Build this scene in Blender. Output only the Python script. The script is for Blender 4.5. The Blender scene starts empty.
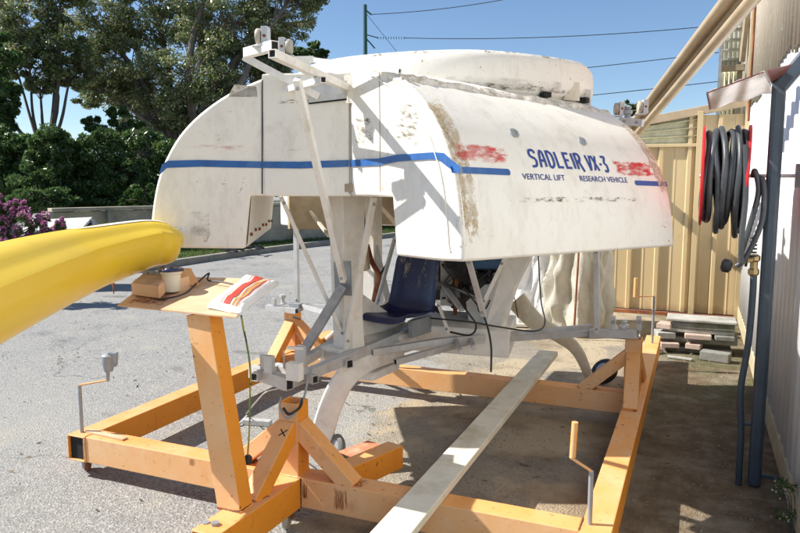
import bpy, bmesh, math, random
import numpy as np
from mathutils import Vector, Matrix, noise
random.seed(7); rng = np.random.default_rng(7)
V = Vector; PI = math.pi
S = bpy.context.scene
COL = S.collection
R = math.radians

# ------------------------------------------------------------------ camera
CAM = V((0, 0, 1.57)); FPX = 700.0
PITCH, YAW = R(6.9), R(23.0)
cd = bpy.data.cameras.new('camera'); cam = bpy.data.objects.new('camera', cd); COL.objects.link(cam)
cam.location = CAM; cam.rotation_euler = (PI/2 - PITCH, 0, YAW)
cd.sensor_width = 36; cd.lens = 36*FPX/800; cd.clip_start = .05; cd.clip_end = 2000
S.camera = cam
# ------------------------------------------------------------------ light
TO_SUN = V((-1.03, -.30, 1)).normalized()
w = bpy.data.worlds.new('World'); S.world = w; w.use_nodes = True
nt = w.node_tree; bg = nt.nodes['Background']
sky = nt.nodes.new('ShaderNodeTexSky'); sky.sky_type = 'NISHITA'; sky.sun_disc = False
sky.sun_elevation = math.asin(TO_SUN.z); sky.sun_rotation = math.atan2(TO_SUN.x, TO_SUN.y)
sky.air_density = 1.0; sky.dust_density = .3; sky.ozone_density = 4.0; sky.altitude = 900
nt.links.new(sky.outputs[0], bg.inputs[0]); bg.inputs[1].default_value = .09
sl = bpy.data.lights.new('sun', 'SUN'); sl.energy = 5.0; sl.angle = R(.5); sl.color = (1, .955, .88)
so = bpy.data.objects.new('sun', sl); COL.objects.link(so); so.rotation_euler = TO_SUN.to_track_quat('Z', 'Y').to_euler(); so.location = (-20, -8, 20)
S.view_settings.view_transform = 'Standard'; S.view_settings.look = 'None'; S.view_settings.exposure = .69; S.view_settings.gamma = 1

# ------------------------------------------------------------------ survey helpers (photo pixel -> point on a real plane)
FW = V((-math.sin(YAW)*math.cos(PITCH), math.cos(YAW)*math.cos(PITCH), -math.sin(PITCH)))
RT = V((math.cos(YAW), math.sin(YAW), 0)); UP = RT.cross(FW)
def ray(u, v): return FW + RT*((u-400)/FPX) - UP*((v-266.5)/FPX)
def onz(u, v, z): r = ray(u, v); return CAM + r*((z-CAM.z)/r.z)
def ony(u, v, y): r = ray(u, v); return CAM + r*(y/r.y)
def onx(u, v, x): r = ray(u, v); return CAM + r*(x/r.x)
def atd(u, v, d): return CAM + ray(u, v)*d
def onp(u, v, p, n): r = ray(u, v); return CAM + r*((p-CAM).dot(n)/r.dot(n))
def zat(x, y, v):                       # height on the vertical through (x, y) seen at row v
    lo, hi = -1, 6
    for _ in range(40):
        m = (lo+hi)/2; d = V((x, y, m)) - CAM; pv = 266.5 - FPX*d.dot(UP)/d.dot(FW)
        if pv > v: lo = m
        else: hi = m
    return m

# ------------------------------------------------------------------ materials
MATS = {}
class NT:
    def __init__(s, name):
        s.m = bpy.data.materials.new(name); s.m.use_nodes = True; s.t = s.m.node_tree
        s.b = s.t.nodes['Principled BSDF']; s.out = s.t.nodes['Material Output']; MATS[name] = s.m
        s.tc = None
    def n(s, k, **a):
        x = s.t.nodes.new(k)
        for p, q in a.items(): setattr(x, p, q)
        return x
    def l(s, a, b): s.t.links.new(a, b)
    def co(s, which='Object', scale=None):
        if s.tc is None: s.tc = s.n('ShaderNodeTexCoord')
        o = s.tc.outputs[which]
        if scale is not None:
            mp = s.n('ShaderNodeMapping'); mp.inputs['Scale'].default_value = scale; s.l(o, mp.inputs[0]); o = mp.outputs[0]
        return o
    def pos(s, scale=None):
        g = s.n('ShaderNodeNewGeometry'); o = g.outputs['Position']
        if scale is not None:
            mp = s.n('ShaderNodeMapping'); mp.inputs['Scale'].default_value = scale; s.l(o, mp.inputs[0]); o = mp.outputs[0]
        return o
    def noise(s, sc, det=4, rough=.55, co=None, out='Fac'):
        x = s.n('ShaderNodeTexNoise'); x.inputs['Scale'].default_value = sc; x.inputs['Detail'].default_value = det; x.inputs['Roughness'].default_value = rough
        s.l(co if co is not None else s.pos(), x.inputs['Vector']); return x.outputs[out]
    def vor(s, sc, feat='F1', co=None, out='Distance'):
        x = s.n('ShaderNodeTexVoronoi', feature=feat); x.inputs['Scale'].default_value = sc
        s.l(co if co is not None else s.pos(), x.inputs['Vector']); return x.outputs[out]
    def ramp(s, f, *st):
        x = s.n('ShaderNodeValToRGB'); e = x.color_ramp.elements
        while len(e) < len(st): e.new(.5)
        for i, (p, c) in enumerate(st):
            e[i].position = p; e[i].color = (c, c, c, 1) if not hasattr(c, '__len__') else (*c, 1)
        s.l(f, x.inputs[0]); return x.outputs[0]
    def mix(s, f, a, b, mode='MIX'):
        x = s.n('ShaderNodeMix', data_type='RGBA', blend_type=mode)
        for v, i in ((f, 0), (a, 6), (b, 7)):
            if hasattr(v, 'node'): s.l(v, x.inputs[i])
            elif i == 0: x.inputs[0].default_value = v
            else: x.inputs[i].default_value = (*v, 1)
        return x.outputs[2]
    def math(s, op, a, b=None, c=None, clamp=False):
        x = s.n('ShaderNodeMath', operation=op, use_clamp=clamp)
        for i, v in enumerate((a, b, c)):
            if v is None: continue
            if hasattr(v, 'node'): s.l(v, x.inputs[i])
            else: x.inputs[i].default_value = v
        return x.outputs[0]
    def bump(s, h, st=.3, d=.01):
        x = s.n('ShaderNodeBump'); x.inputs['Strength'].default_value = st; x.inputs['Distance'].default_value = d
        s.l(h, x.inputs['Height']); s.l(x.outputs[0], s.b.inputs['Normal'])
    def set(s, col=None, rough=None, metal=None, spec=None):
        for k, v in (('Base Color', col), ('Roughness', rough), ('Metallic', metal), ('Specular IOR Level', spec)):
            if v is None: continue
            if hasattr(v, 'node'): s.l(v, s.b.inputs[k])
            elif k == 'Base Color': s.b.inputs[k].default_value = (*v, 1)
            else: s.b.inputs[k].default_value = v
        return s.m

def plain(name, col, rough=.6, metal=0, var=.25, sc=14, bump=.15, spec=None, grime=None):
    t = NT(name); n = t.noise(sc, 5, .6)
    c = t.mix(t.ramp(n, (.3, 0), (.7, 1)), tuple(x*(1-var) for x in col), tuple(min(1, x*(1+var*.35)) for x in col))
    if grime:
        g = t.ramp(t.noise(sc*.35, 6, .7), (.5, 0), (.68, 1)); c = t.mix(g, c, grime)
    t.bump(t.noise(sc*6, 3), bump, .004)
    t.set(c, rough, metal, spec); return t.m

def mat_ground():
    t = NT('yard_surface'); p = t.pos()
    sx = t.n('ShaderNodeSeparateXYZ'); t.l(p, sx.inputs[0]); X, Y = sx.outputs[0], sx.outputs[1]
    agg = t.vor(95, 'F1', p, 'Color'); av = t.n('ShaderNodeSeparateColor'); t.l(agg, av.inputs[0])
    stone = t.ramp(av.outputs[0], (0, (.07, .07, .072)), (.35, (.19, .19, .188)), (.7, (.34, .335, .325)), (1, (.62, .60, .56)))
    fine = t.noise(260, 3, .7, p)
    stone = t.mix(.35, stone, t.ramp(fine, (.3, (.11, .11, .11)), (.7, (.43, .425, .41))))
    big = t.noise(.55, 5, .6, p)
    asphalt = t.mix(t.ramp(big, (.36, 0), (.66, .6)), t.mix(.30, stone, (.29, .288, .28)), (.37, .36, .325))
    asphalt = t.mix(t.ramp(t.noise(2.2, 5, .65, p), (.55, 0), (.72, .5)), asphalt, (.43, .39, .31))
    asphalt = t.mix(t.ramp(t.noise(1.1, 6, .7, p), (.30, .6), (.42, 0)), asphalt, (.085, .085, .088))
    wob = t.n('ShaderNodeVectorMath', operation='MULTIPLY_ADD'); t.l(t.noise(2.5, 4, .6, p, 'Color'), wob.inputs[0]); wob.inputs[1].default_value = (.6, .6, 0); t.l(p, wob.inputs[2])
    crk = t.ramp(t.vor(.55, 'DISTANCE_TO_EDGE', wob.outputs[0]), (0, 1), (.006, 0)); crm = t.ramp(t.noise(.8, 2, .5, p), (.5, 0), (.56, .8))
    asphalt = t.mix(t.math('MULTIPLY', crk, crm), asphalt, (.07, .068, .06))
    asphalt = t.mix(t.ramp(t.noise(1.7, 3, .4, t.pos((1, 1.6, 1))), (.66, 0), (.72, .45)), asphalt, (.10, .095, .085))
    # sandy soil beside the shed and under the frame
    dn = t.noise(3.0, 6, .65, p)
    soil = t.ramp(t.noise(7, 8, .7, p), (.3, (.085, .060, .036)), (.5, (.155, .112, .070)), (.72, (.26, .205, .14)))
    moss = t.mix(t.math('MULTIPLY', t.ramp(t.noise(1.4, 6, .7, p), (.42, 0), (.60, 1)), t.ramp(t.math('MULTIPLY', Y, .1), (.46, .12), (.62, .95))), soil, (.085, .09, .036))
    moss = t.mix(t.ramp(t.noise(2.3, 6, .7, p), (.52, 0), (.66, .75)), moss, (.27, .235, .18))
    sand = t.mix(t.ramp(t.noise(1.9, 4, .6, p), (.28, 0), (.52, 1)), soil, (.40, .335, .235))
    grit = t.ramp(t.vor(60, 'F1', p), (.0, 1), (.12, .8), (.2, 0))
    gm = t.ramp(t.noise(9, 4, .7, p), (.5, 0), (.62, 1))
    # mask: soil where x + wobble > edge line
    edge = t.math('ADD', X, t.math('MULTIPLY', dn, 1.1))
    edge = t.math('ADD', edge, t.math('MULTIPLY', t.math('SUBTRACT', Y, 4.4), .16))
    ms = t.ramp(t.math('MULTIPLY_ADD', edge, .5, .5 + .5*1.35), (.47, 0), (.56, 1))
    east = t.ramp(t.math('MULTIPLY_ADD', t.math('ADD', X, t.math('MULTIPLY', dn, .8)), .5, .5), (.38, 0), (.60, 1))
    so_ = t.mix(east, sand, moss)
    so_ = t.mix(t.math('MULTIPLY', grit, gm), so_, (.34, .30, .24))
    # old bitumen patch left in the soil
    patch = t.math('MULTIPLY', t.ramp(t.noise(1.3, 3, .5, t.pos((1, .8, 1))), (.49, 0), (.53, 1)), t.math('SUBTRACT', 1.0, east))
    so_ = t.mix(t.math('MULTIPLY', patch, .5), so_, t.mix(.5, stone, (.09, .09, .09)))
    c = t.mix(ms, asphalt, so_)
    t.bump(t.math('ADD', t.vor(95, 'F1', p), t.math('MULTIPLY', t.noise(30, 5, .7, p), 1.2)), .55, .012)
    t.set(c, .92, 0, .25); return t.m

def mat_body():
    t = NT('aged_white_fibreglass'); p = t.pos()
    base = t.mix(t.noise(2.4, 4, .6, p), (.79, .755, .675), (.87, .85, .79))
    streak = t.ramp(t.noise(9, 6, .75, t.pos((1, 1, .35))), (.5, 0), (.74, .38))
    c = t.mix(streak, base, (.42, .38, .29))
    smudge = t.ramp(t.noise(3.1, 8, .72, p), (.59, 0), (.74, .35))
    c = t.mix(smudge, c, (.47, .42, .32))
    ck = t.ramp(t.vor(16, 'DISTANCE_TO_EDGE', p), (0, 1), (.014, 0)); cm = t.ramp(t.noise(2.7, 4, .6, p), (.60, 0), (.68, .38))
    c = t.mix(t.math('MULTIPLY', ck, cm), c, (.17, .15, .12))
    chip = t.ramp(t.noise(24, 5, .65, p), (.655, 0), (.67, 1)); cn = t.ramp(t.noise(2.0, 3, .5, p), (.5, 0), (.58, 1))
    c = t.mix(t.math('MULTIPLY', chip, cn), c, (.46, .38, .25))
    dots = t.ramp(t.vor(34, 'F1', p), (.0, 1), (.06, .9), (.075, 0))
    dm = t.ramp(t.noise(5, 2, .5, p), (.55, 0), (.6, .8)); c = t.mix(t.math('MULTIPLY', dots, dm), c, (.25, .22, .17))
    t.bump(t.math('ADD', t.noise(12, 5, .6, p), t.math('MULTIPLY', t.noise(80, 3, .6, p), .25)), .22, .01)
    t.set(c, .42, 0, .45); return t.m

def mat_lip():
    t = NT('weathered_lip'); p = t.pos(); n = t.noise(16, 8, .8, t.pos((1, 1, 1.6)))
    c = t.mix(t.ramp(n, (.44, 0), (.60, .9)), (.82, .79, .72), (.38, .32, .23)); c = t.mix(t.ramp(t.noise(40, 6, .75, p), (.60, 0), (.66, .9)), c, (.12, .09, .06))
    t.bump(t.noise(30, 6, .7, p), .6, .012); t.set(c, .75); return t.m
def mat_orange():
    t = NT('faded_orange_paint'); p = t.pos()
    base = t.mix(t.noise(3, 5, .6, p), (.76, .245, .012), (.80, .33, .035))
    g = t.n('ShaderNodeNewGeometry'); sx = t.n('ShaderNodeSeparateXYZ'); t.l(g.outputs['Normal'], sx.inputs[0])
    sun_chalk = t.math('MULTIPLY', t.ramp(sx.outputs[2], (.4, 0), (.9, .60)), t.ramp(t.noise(5, 4, .6, p), (.25, .3), (.7, 1)))  # upward faces paler: chalky fading plus sunlit tone put into the colour
    c = t.mix(sun_chalk, base, (.74, .52, .33))
    ny = t.math('MULTIPLY', sx.outputs[1], -1.0); c = t.mix(t.math('MULTIPLY', t.ramp(ny, (.3, 0), (.9, 1)), t.ramp(t.noise(4, 4, .6, p), (.2, .35), (.7, 1))), c, (.80, .52, .29))  # near-side faces coloured paler, as grazing sun shows them
    stain = t.ramp(t.noise(10, 6, .7, t.pos((1, 1, .5))), (.60, 0), (.78, .55)); c = t.mix(stain, c, (.45, .17, .04))
    spots = t.ramp(t.noise(38, 5, .7, p), (.63, 0), (.68, 1)); c = t.mix(spots, c, (.16, .045, .02))
    rust = t.ramp(t.noise(6.5, 8, .75, p), (.66, 0), (.72, 1)); c = t.mix(rust, c, (.15, .04, .018))
    t.bump(t.noise(45, 4, .6, p), .22, .004); t.set(c, .55, 0, .4); return t.m

def mat_alpha(name, col, sc, lo, hi, mul=1.0, stretch=(1, 1, 1), rough=.6, alt=None):
    t = NT(name); n = t.noise(sc, 8, .75, t.pos(stretch)); at_ = t.n('ShaderNodeAttribute', attribute_name='edge'); at_.attribute_type = 'GEOMETRY'
    fade = t.math('SUBTRACT', t.math('MULTIPLY', at_.outputs['Fac'], .42), .34); n = t.math('ADD', n, t.math('MINIMUM', fade, 0.0)); a = t.ramp(n, (lo, 0), (hi, mul))
    a2 = t.ramp(t.noise(sc*.18, 3, .5), (.3, .35), (.6, 1)); a = t.math('MULTIPLY', a, a2)
    c = col if alt is None else t.mix(t.ramp(t.noise(sc*2, 4), (.4, 0), (.6, 1)), col, alt)
    t.set(c, rough); t.l(a, t.b.inputs['Alpha']); return t.m

def mat_leaf(name, cols, rough=.45, spec=.5, trans=.25):
    t = NT(name); g = t.n('ShaderNodeNewGeometry'); r = g.outputs['Random Per Island']
    n = len(cols); c = t.ramp(r, *[(i/(n-1), cols[i]) for i in range(n)])
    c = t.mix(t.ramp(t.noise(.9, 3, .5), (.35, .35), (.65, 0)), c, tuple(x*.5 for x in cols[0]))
    t.set(c, rough, 0, spec)
    tr = t.n('ShaderNodeBsdfTranslucent'); t.l(c, tr.inputs[0]); mx = t.n('ShaderNodeMixShader'); mx.inputs[0].default_value = trans
    t.l(t.b.outputs[0], mx.inputs[1]); t.l(tr.outputs[0], mx.inputs[2]); t.l(mx.outputs[0], t.out.inputs[0]); return t.m

def mat_stained_sheet():
    t = NT('stained_sheet'); p = t.pos()
    c = t.mix(t.noise(5, 6, .7, t.pos((1, 6, .7))), (.34, .27, .18), (.55, .50, .42))
    c = t.mix(t.ramp(t.noise(26, 6, .75, t.pos((1, 1, .6))), (.58, 0), (.66, .75)), c, (.78, .77, .74))
    t.set(c, .7); return t.m
def mat_ribbed_wall():
    t = NT('white_painted_sheet'); p = t.pos()
    c = t.mix(t.ramp(t.noise(4, 6, .7, t.pos((1, 3, .4))), (.4, 0), (.75, .5)), (.76, .77, .77), (.60, .59, .55))
    t.set(c, .4); return t.m
def mat_fence():
    t = NT('cream_fence_steel')
    c = t.mix(t.noise(3, 5, .6, t.pos((2, 1, .3))), (.57, .43, .235), (.65, .52, .305))
    c = t.mix(t.ramp(t.noise(5, 7, .7), (.60, 0), (.75, .5)), c, (.36, .27, .13))
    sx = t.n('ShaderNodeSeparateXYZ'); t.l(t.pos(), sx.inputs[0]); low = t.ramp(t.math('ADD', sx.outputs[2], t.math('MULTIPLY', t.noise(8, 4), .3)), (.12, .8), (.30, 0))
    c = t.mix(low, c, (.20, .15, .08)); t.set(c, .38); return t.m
def mat_yellow():
    t = NT('yellow_gelcoat'); p = t.pos()
    c = t.mix(t.noise(3, 5, .6, p), (.80, .53, .022), (.84, .61, .06))
    scr = t.ramp(t.noise(12, 6, .8, t.pos((.5, 4, 4))), (.66, 0), (.74, .6)); c = t.mix(scr, c, (.86, .72, .35))
    d = t.ramp(t.noise(5, 6, .7, p), (.62, 0), (.78, .35)); c = t.mix(d, c, (.45, .22, .03))
    t.bump(t.noise(9, 3), .1, .01); t.set(c, .30, 0, .5); return t.m
def mat_seat():
    t = NT('navy_plastic'); n = t.noise(26, 8, .75, t.pos((1, 1, .22)))
    sx = t.n('ShaderNodeSeparateXYZ'); t.l(t.pos(), sx.inputs[0])
    hi = t.ramp(sx.outputs[2], (.88, 0), (1.0, 1))
    a = t.math('MULTIPLY', t.ramp(n, (.54, 0), (.62, .8)), hi)
    c = t.mix(a, (.014, .022, .085), (.42, .36, .28)); t.set(c, .35); return t.m

mat_ground(); mat_body(); mat_lip(); mat_orange(); mat_stained_sheet(); mat_ribbed_wall(); mat_fence(); mat_yellow(); mat_seat()
plain('stripe_blue', (.022, .12, .38), .5, grime=(.06, .16, .36)); plain('lettering_blue', (.018, .055, .27), .5, var=.1)
plain('cream_paint', (.86, .845, .79), .5, var=.08, grime=(.70, .66, .56)); plain('timber_cream', (.74, .70, .57), .7, sc=8, var=.15, grime=(.52, .45, .32))
plain('dull_aluminium', (.60, .61, .61), .45, .25, var=.15, grime=(.46, .44, .40)); plain('grey_steel', (.36, .38, .40), .5, .3)
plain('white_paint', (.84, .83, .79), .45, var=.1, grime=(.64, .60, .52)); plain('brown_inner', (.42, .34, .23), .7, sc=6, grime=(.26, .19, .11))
plain('black_rubber', (.025, .025, .027), .55); plain('dark_void', (.012, .012, .012), .8)
plain('engine_dark', (.035, .037, .04), .5, .3, grime=(.09, .07, .05)); plain('engine_metal', (.22, .22, .22), .4, .7); plain('blue_cover', (.02, .09, .20), .5)
plain('rusty_steel', (.22, .07, .03), .8, grime=(.40, .16, .06)); plain('faded_red_plate', (.60, .20, .10), .65, grime=(.62, .38, .27))
plain('tray_paint', (.74, .50, .32), .6, sc=5, grime=(.66, .36, .17)); plain('bag_plastic', (.80, .79, .77), .4, var=.1); plain('bag_red', (.65, .05, .03), .45); plain('bag_orange', (.75, .28, .07), .5)
plain('pot_cream', (.72, .68, .55), .35, var=.1); plain('pot_lid', (.02, .03, .08), .25); plain('cardboard', (.62, .40, .25), .75)
plain('wheel_rubber', (.17, .17, .165), .6); plain('wheel_cream', (.45, .42, .34), .6)
plain('hose_rubber', (.055, .062, .070), .42); plain('reel_red', (.55, .02, .03), .4); plain('pipe_blue_grey', (.045, .065, .088), .45); plain('brass', (.45, .33, .16), .4, .8)
plain('beige_purlin', (.52, .40, .26), .42, sc=4); plain('hood_metal', (.80, .72, .68), .28, .35, sc=5); plain('hood_rim', (.16, .05, .04), .5)
plain('slab_grey', (.24, .235, .21), .9, sc=12, grime=(.10, .11, .06)); plain('slab_pink', (.52, .40, .33), .9, sc=12); plain('slab_pale', (.42, .41, .37), .9, sc=10, grime=(.22, .21, .17))
plain('concrete', (.44, .39, .29), .9, sc=3, grime=(.20, .19, .15)); plain('kerb_concrete', (.30, .28, .23), .9, sc=4)
plain('footing_cream', (.50, .44, .28), .8); plain('translucent_sheet', (.60, .58, .40), .35); plain('soffit', (.50, .50, .42), .7); plain('steel_beam_tan', (.38, .30, .19), .6)
plain('bark', (.13, .11, .09), .9, sc=5); plain('bark_pale', (.22, .19, .155), .85, sc=3, grime=(.11, .09, .07)); plain('pole_green', (.03, .13, .11), .6); plain('wire', (.04, .05, .07), .5)
plain('grass_soil', (.10, .13, .045), .95, sc=3); plain('cable_green', (.12, .24, .06), .5); plain('cable_yellow', (.50, .40, .06), .5); plain('roof_white', (.62, .62, .58), .6); plain('tyre', (.02, .02, .022), .6)
plain('stone_mix', (.27, .24, .185), .9, var=.5, sc=20); plain('railing_grey', (.20, .25, .31), .45, .3)
mat_alpha('red_smear', (.68, .02, .02), 30, .41, .55, 1.0, (.5, .5, 1.6)); mat_alpha('pale_red_smear', (.62, .14, .10), 22, .50, .68, .45, (.35, .35, 2.2))
mat_alpha('peeled_tan', (.50, .36, .19), 42, .40, .52, 1, (1, 1, .6), .8, (.66, .59, .46)); mat_alpha('grime_line', (.16, .13, .08), 34, .50, .60, .9, (.6, .6, 2.0), .8)
mat_alpha('grime_smudge', (.24, .21, .15), 12, .45, .70, .6, (.5, .5, 1), .8); mat_alpha('rust_run', (.24, .06, .015), 26, .42, .56, .9, (1.6, 1.6, .22), .8)
def mat_cloth(name, a, b, tr):
    t = NT(name); c = t.mix(t.ramp(t.noise(4, 7, .7, t.pos((1, 1, .5))), (.35, 0), (.65, 1)), a, b); t.bump(t.noise(7, 5, .65), .5, .03); t.set(c, .7)
    x = t.n('ShaderNodeBsdfTranslucent'); t.l(c, x.inputs[0]); m = t.n('ShaderNodeMixShader'); m.inputs[0].default_value = tr
    t.l(t.b.outputs[0], m.inputs[1]); t.l(x.outputs[0], m.inputs[2]); t.l(m.outputs[0], t.out.inputs[0])
mat_cloth('tarp_beige', (.52, .48, .38), (.76, .72, .62), .3); mat_cloth('plastic_white', (.86, .87, .88), (.74, .73, .70), .4); mat_cloth('dark_cloth', (.05, .055, .06), (.11, .11, .10), 0)
mat_leaf('gum_leaf', [(.09, .13, .034), (.13, .19, .05), (.17, .235, .065), (.25, .29, .10), (.50, .52, .38), (.36, .27, .09)], .28, .9, .5)
mat_leaf('dark_leaf', [(.045, .09, .022), (.07, .14, .034), (.11, .19, .05), (.18, .26, .08)], .34, .7, .5)
mat_leaf('fresh_leaf', [(.045, .10, .02), (.08, .16, .03), (.12, .20, .05)], .5, .4, .35)
mat_leaf('pink_petal', [(.55, .16, .36), (.66, .26, .48), (.75, .42, .60), (.48, .12, .30)], .6, .2, .35)
mat_leaf('grass_blade', [(.07, .13, .025), (.12, .19, .04), (.20, .22, .08)], .7, .2, .3)
mat_leaf('dry_leaf', [(.10, .06, .03), (.18, .11, .05), (.07, .045, .025)], .8, .2, 0)
mat_leaf('small_flower', [(.75, .72, .62), (.80, .78, .70)], .7, .2, .3)

# ------------------------------------------------------------------ mesh builder
def frame_of(d, up=V((0, 0, 1))):
    d = d.normalized(); s = d.cross(up)
    if s.length < 1e-4: s = d.cross(V((0, 1, 0)))
    s.normalize(); return d, s, s.cross(d).normalized()
class MB:
    def __init__(s): s.v = []; s.f = []
    def add(s, vs, fs): o = len(s.v); s.v += [V(p) for p in vs]; s.f += [tuple(i+o for i in f) for f in fs]; return s
    def box(s, c, sz, rz=0, M=None):
        c = V(c); h = V(sz)/2; M = M or Matrix.Rotation(rz, 3, 'Z')
        vs = [c + M @ V((x*h.x, y*h.y, z*h.z)) for x in (-1, 1) for y in (-1, 1) for z in (-1, 1)]
        return s.add(vs, [(0, 1, 3, 2), (4, 6, 7, 5), (0, 4, 5, 1), (2, 3, 7, 6), (0, 2, 6, 4), (1, 5, 7, 3)])
    def beam(s, a, b, w, h=None, up=V((0, 0, 1)), w2=None, h2=None):
        a, b = V(a), V(b); h = h or w; d, si, u = frame_of(b-a, up); w2 = w2 or w; h2 = h2 or h
        vs = [p + si*x*W/2 + u*y*H/2 for p, W, H in ((a, w, h), (b, w2, h2)) for x, y in ((-1, -1), (1, -1), (1, 1), (-1, 1))]
        return s.add(vs, [(0, 1, 2, 3), (7, 6, 5, 4), (0, 4, 5, 1), (1, 5, 6, 2), (2, 6, 7, 3), (3, 7, 4, 0)])
    def hollow(s, a, b, w, h, th=.006, up=V((0, 0, 1))):
        a, b = V(a), V(b); d, si, u = frame_of(b-a, up); vs = []
        for p in (a, b):
            for k in (0, th):
                for x, y in ((-1, -1), (1, -1), (1, 1), (-1, 1)): vs.append(p + si*x*(w/2-k) + u*y*(h/2-k))
        fs = []
        for i in range(4):
            j = (i+1) % 4
            fs += [(i, i+8, j+8, j), (i+4, j+4, j+12, i+12), (i, j, j+4, i+4), (i+8, i+12, j+12, j+8)]
        return s.add(vs, fs)
    def tube(s, pts, r, seg=8, caps=True):
        pts = [V(p) for p in pts]; n = len(pts); rs = r if hasattr(r, '__len__') else [r]*n; vs = []; prev = None
        for i, p in enumerate(pts):
            t = (pts[min(i+1, n-1)] - pts[max(i-1, 0)]).normalized()
            if prev is None: _, a, b = frame_of(t)
            else:
                a = (prev - t*prev.dot(t))
                a = a.normalized() if a.length > 1e-6 else frame_of(t)[1]
                b = a.cross(t)
            prev = a
            vs += [p + (a*math.cos(q) + b*math.sin(q))*rs[i] for q in (2*PI*k/seg for k in range(seg))]
        fs = [(i*seg+k, i*seg+(k+1) % seg, (i+1)*seg+(k+1) % seg, (i+1)*seg+k) for i in range(n-1) for k in range(seg)]
        if caps: fs += [tuple(range(seg))[::-1], tuple((n-1)*seg+k for k in range(seg))]
        return s.add(vs, fs)
    def lathe(s, o, ax, prof, seg=20):
        o = V(o); d, a, b = frame_of(V(ax)); n = len(prof)
        vs = [o + d*h + (a*math.cos(q)+b*math.sin(q))*r for r, h in prof for q in (2*PI*k/seg for k in range(seg))]
        fs = [(i*seg+k, i*seg+(k+1) % seg, (i+1)*seg+(k+1) % seg, (i+1)*seg+k) for i in range(n-1) for k in range(seg)]
        fs += [tuple(range(seg))[::-1], tuple((n-1)*seg+k for k in range(seg))]
        return s.add(vs, fs)
    def prism(s, poly, ext):
        n = len(poly); poly = [V(p) for p in poly]; ext = V(ext)
        return s.add(poly + [p+ext for p in poly], [tuple(range(n))[::-1], tuple(range(n, 2*n))] + [(i, (i+1) % n, (i+1) % n+n, i+n) for i in range(n)])
    def grid(s, fn, nu, nv):
        vs = [fn(i/nu, j/nv) for i in range(nu+1) for j in range(nv+1)]
        return s.add(vs, [(i*(nv+1)+j, (i+1)*(nv+1)+j, (i+1)*(nv+1)+j+1, i*(nv+1)+j+1) for i in range(nu) for j in range(nv)])
    def sheet(s, fn, nu=12, nv=6):
        o = len(s.v); s.grid(fn, nu, nv); s.edge = [0]*o + [min(1, 4*min(i/nu, 1-i/nu, (j/nv), 1-j/nv)) for i in range(nu+1) for j in range(nv+1)]; return s
    def build(s, name, mat, parent=None, smooth=None, bevel=0, solid=0, origin=None):
        L = V(parent['_o']) if parent is not None else (V(origin) if origin is not None else V((0, 0, 0)))
        me = bpy.data.meshes.new(name); me.from_pydata([tuple(p-L) for p in s.v], [], s.f); me.validate()
        bm = bmesh.new(); bm.from_mesh(me); bmesh.ops.recalc_face_normals(bm, faces=bm.faces); bm.to_mesh(me); bm.free()
        me.materials.append(MATS[mat])
        if hasattr(s, 'edge'): me.attributes.new('edge', 'FLOAT', 'POINT').data.foreach_set('value', s.edge)
        if smooth is not None:
            me.shade_smooth(); me.set_sharp_from_angle(angle=R(smooth))
        o = bpy.data.objects.new(name, me); COL.objects.link(o)
        if parent is not None: o.parent = parent
        else: o.location = L
        o['_o'] = tuple(L)
        if solid:
            m = o.modifiers.new('solid', 'SOLIDIFY'); m.thickness = solid; m.offset = 0
        if bevel:
            m = o.modifiers.new('bevel', 'BEVEL'); m.width = bevel; m.segments = 2; m.limit_method = 'ANGLE'; m.angle_limit = R(40)
        return o
def tag(o, label=None, cat=None, group=None, kind=None):
    for k, v in (('label', label), ('category', cat), ('group', group), ('kind', kind)):
        if v: o[k] = v
    return o
def root(name, loc, label, cat, group=None):
    o = bpy.data.objects.new(name, None); COL.objects.link(o); o.location = loc; o['_o'] = tuple(loc); o.empty_display_size = .1
    return tag(o, label, cat, group)
def spline(pts, n=8):
    pts = [V(p) for p in pts]; P = [pts[0]*2-pts[1]] + pts + [pts[-1]*2-pts[-2]]; out = []
    for i in range(1, len(P)-2):
        a, b, c, d = P[i-1:i+3]
        for k in range(n):
            t = k/n; out.append(.5*((2*b) + (c-a)*t + (2*a-5*b+4*c-d)*t*t + (3*b-a-3*c+d)*t**3))
    out.append(pts[-1]); return out
def one(name, mb, mat, label, cat, group=None, smooth=None, bevel=0, solid=0):   # a thing that is one mesh, origin at its base
    lo = V((sum(p.x for p in mb.v)/len(mb.v), sum(p.y for p in mb.v)/len(mb.v), min(p.z for p in mb.v)))
    return tag(mb.build(name, mat, None, smooth, bevel, solid, lo), label, cat, group)
# ================================================================== SETTING
g = MB().add([(-400, -60, 0), (400, -60, 0), (400, 600, 0), (-400, 600, 0)], [(0, 1, 2, 3)]).build('ground', 'yard_surface'); tag(g, kind='structure')
# loose grit and pebbles on the yard
def pebbles(name, n, area, smin, smax, mat):
    mb = MB()
    for _ in range(n):
        x, y = area(); s = random.uniform(smin, smax); a = random.random()*PI
        if random.random() < .04: s *= 2
        pts = []
        for q in range(5): pts.append((x+math.cos(a+q*1.2566)*s*random.uniform(.7, 1.2), y+math.sin(a+q*1.2566)*s*random.uniform(.6, 1.1), -.001))
        top = (x+random.uniform(-.3, .3)*s, y+random.uniform(-.3, .3)*s, s*random.uniform(.6, 1.1))
        mb.add(pts+[top], [(k, (k+1) % 5, 5) for k in range(5)])
    tag(mb.build(name, mat), kind='stuff')
def a1():
    while 1:
        x, y = random.uniform(-1.9, .45), random.uniform(2.2, 8.6)
        if noise.noise(V((x*1.3, y*1.3, 3))) > -.15: return x, y
def a2(): return random.uniform(-7, -.5), random.uniform(1.5, 9)
pebbles('loose_stones', 2600, a1, .003, .009, 'stone_mix'); pebbles('gravel', 2600, a2, .003, .007, 'stone_mix')

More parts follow.
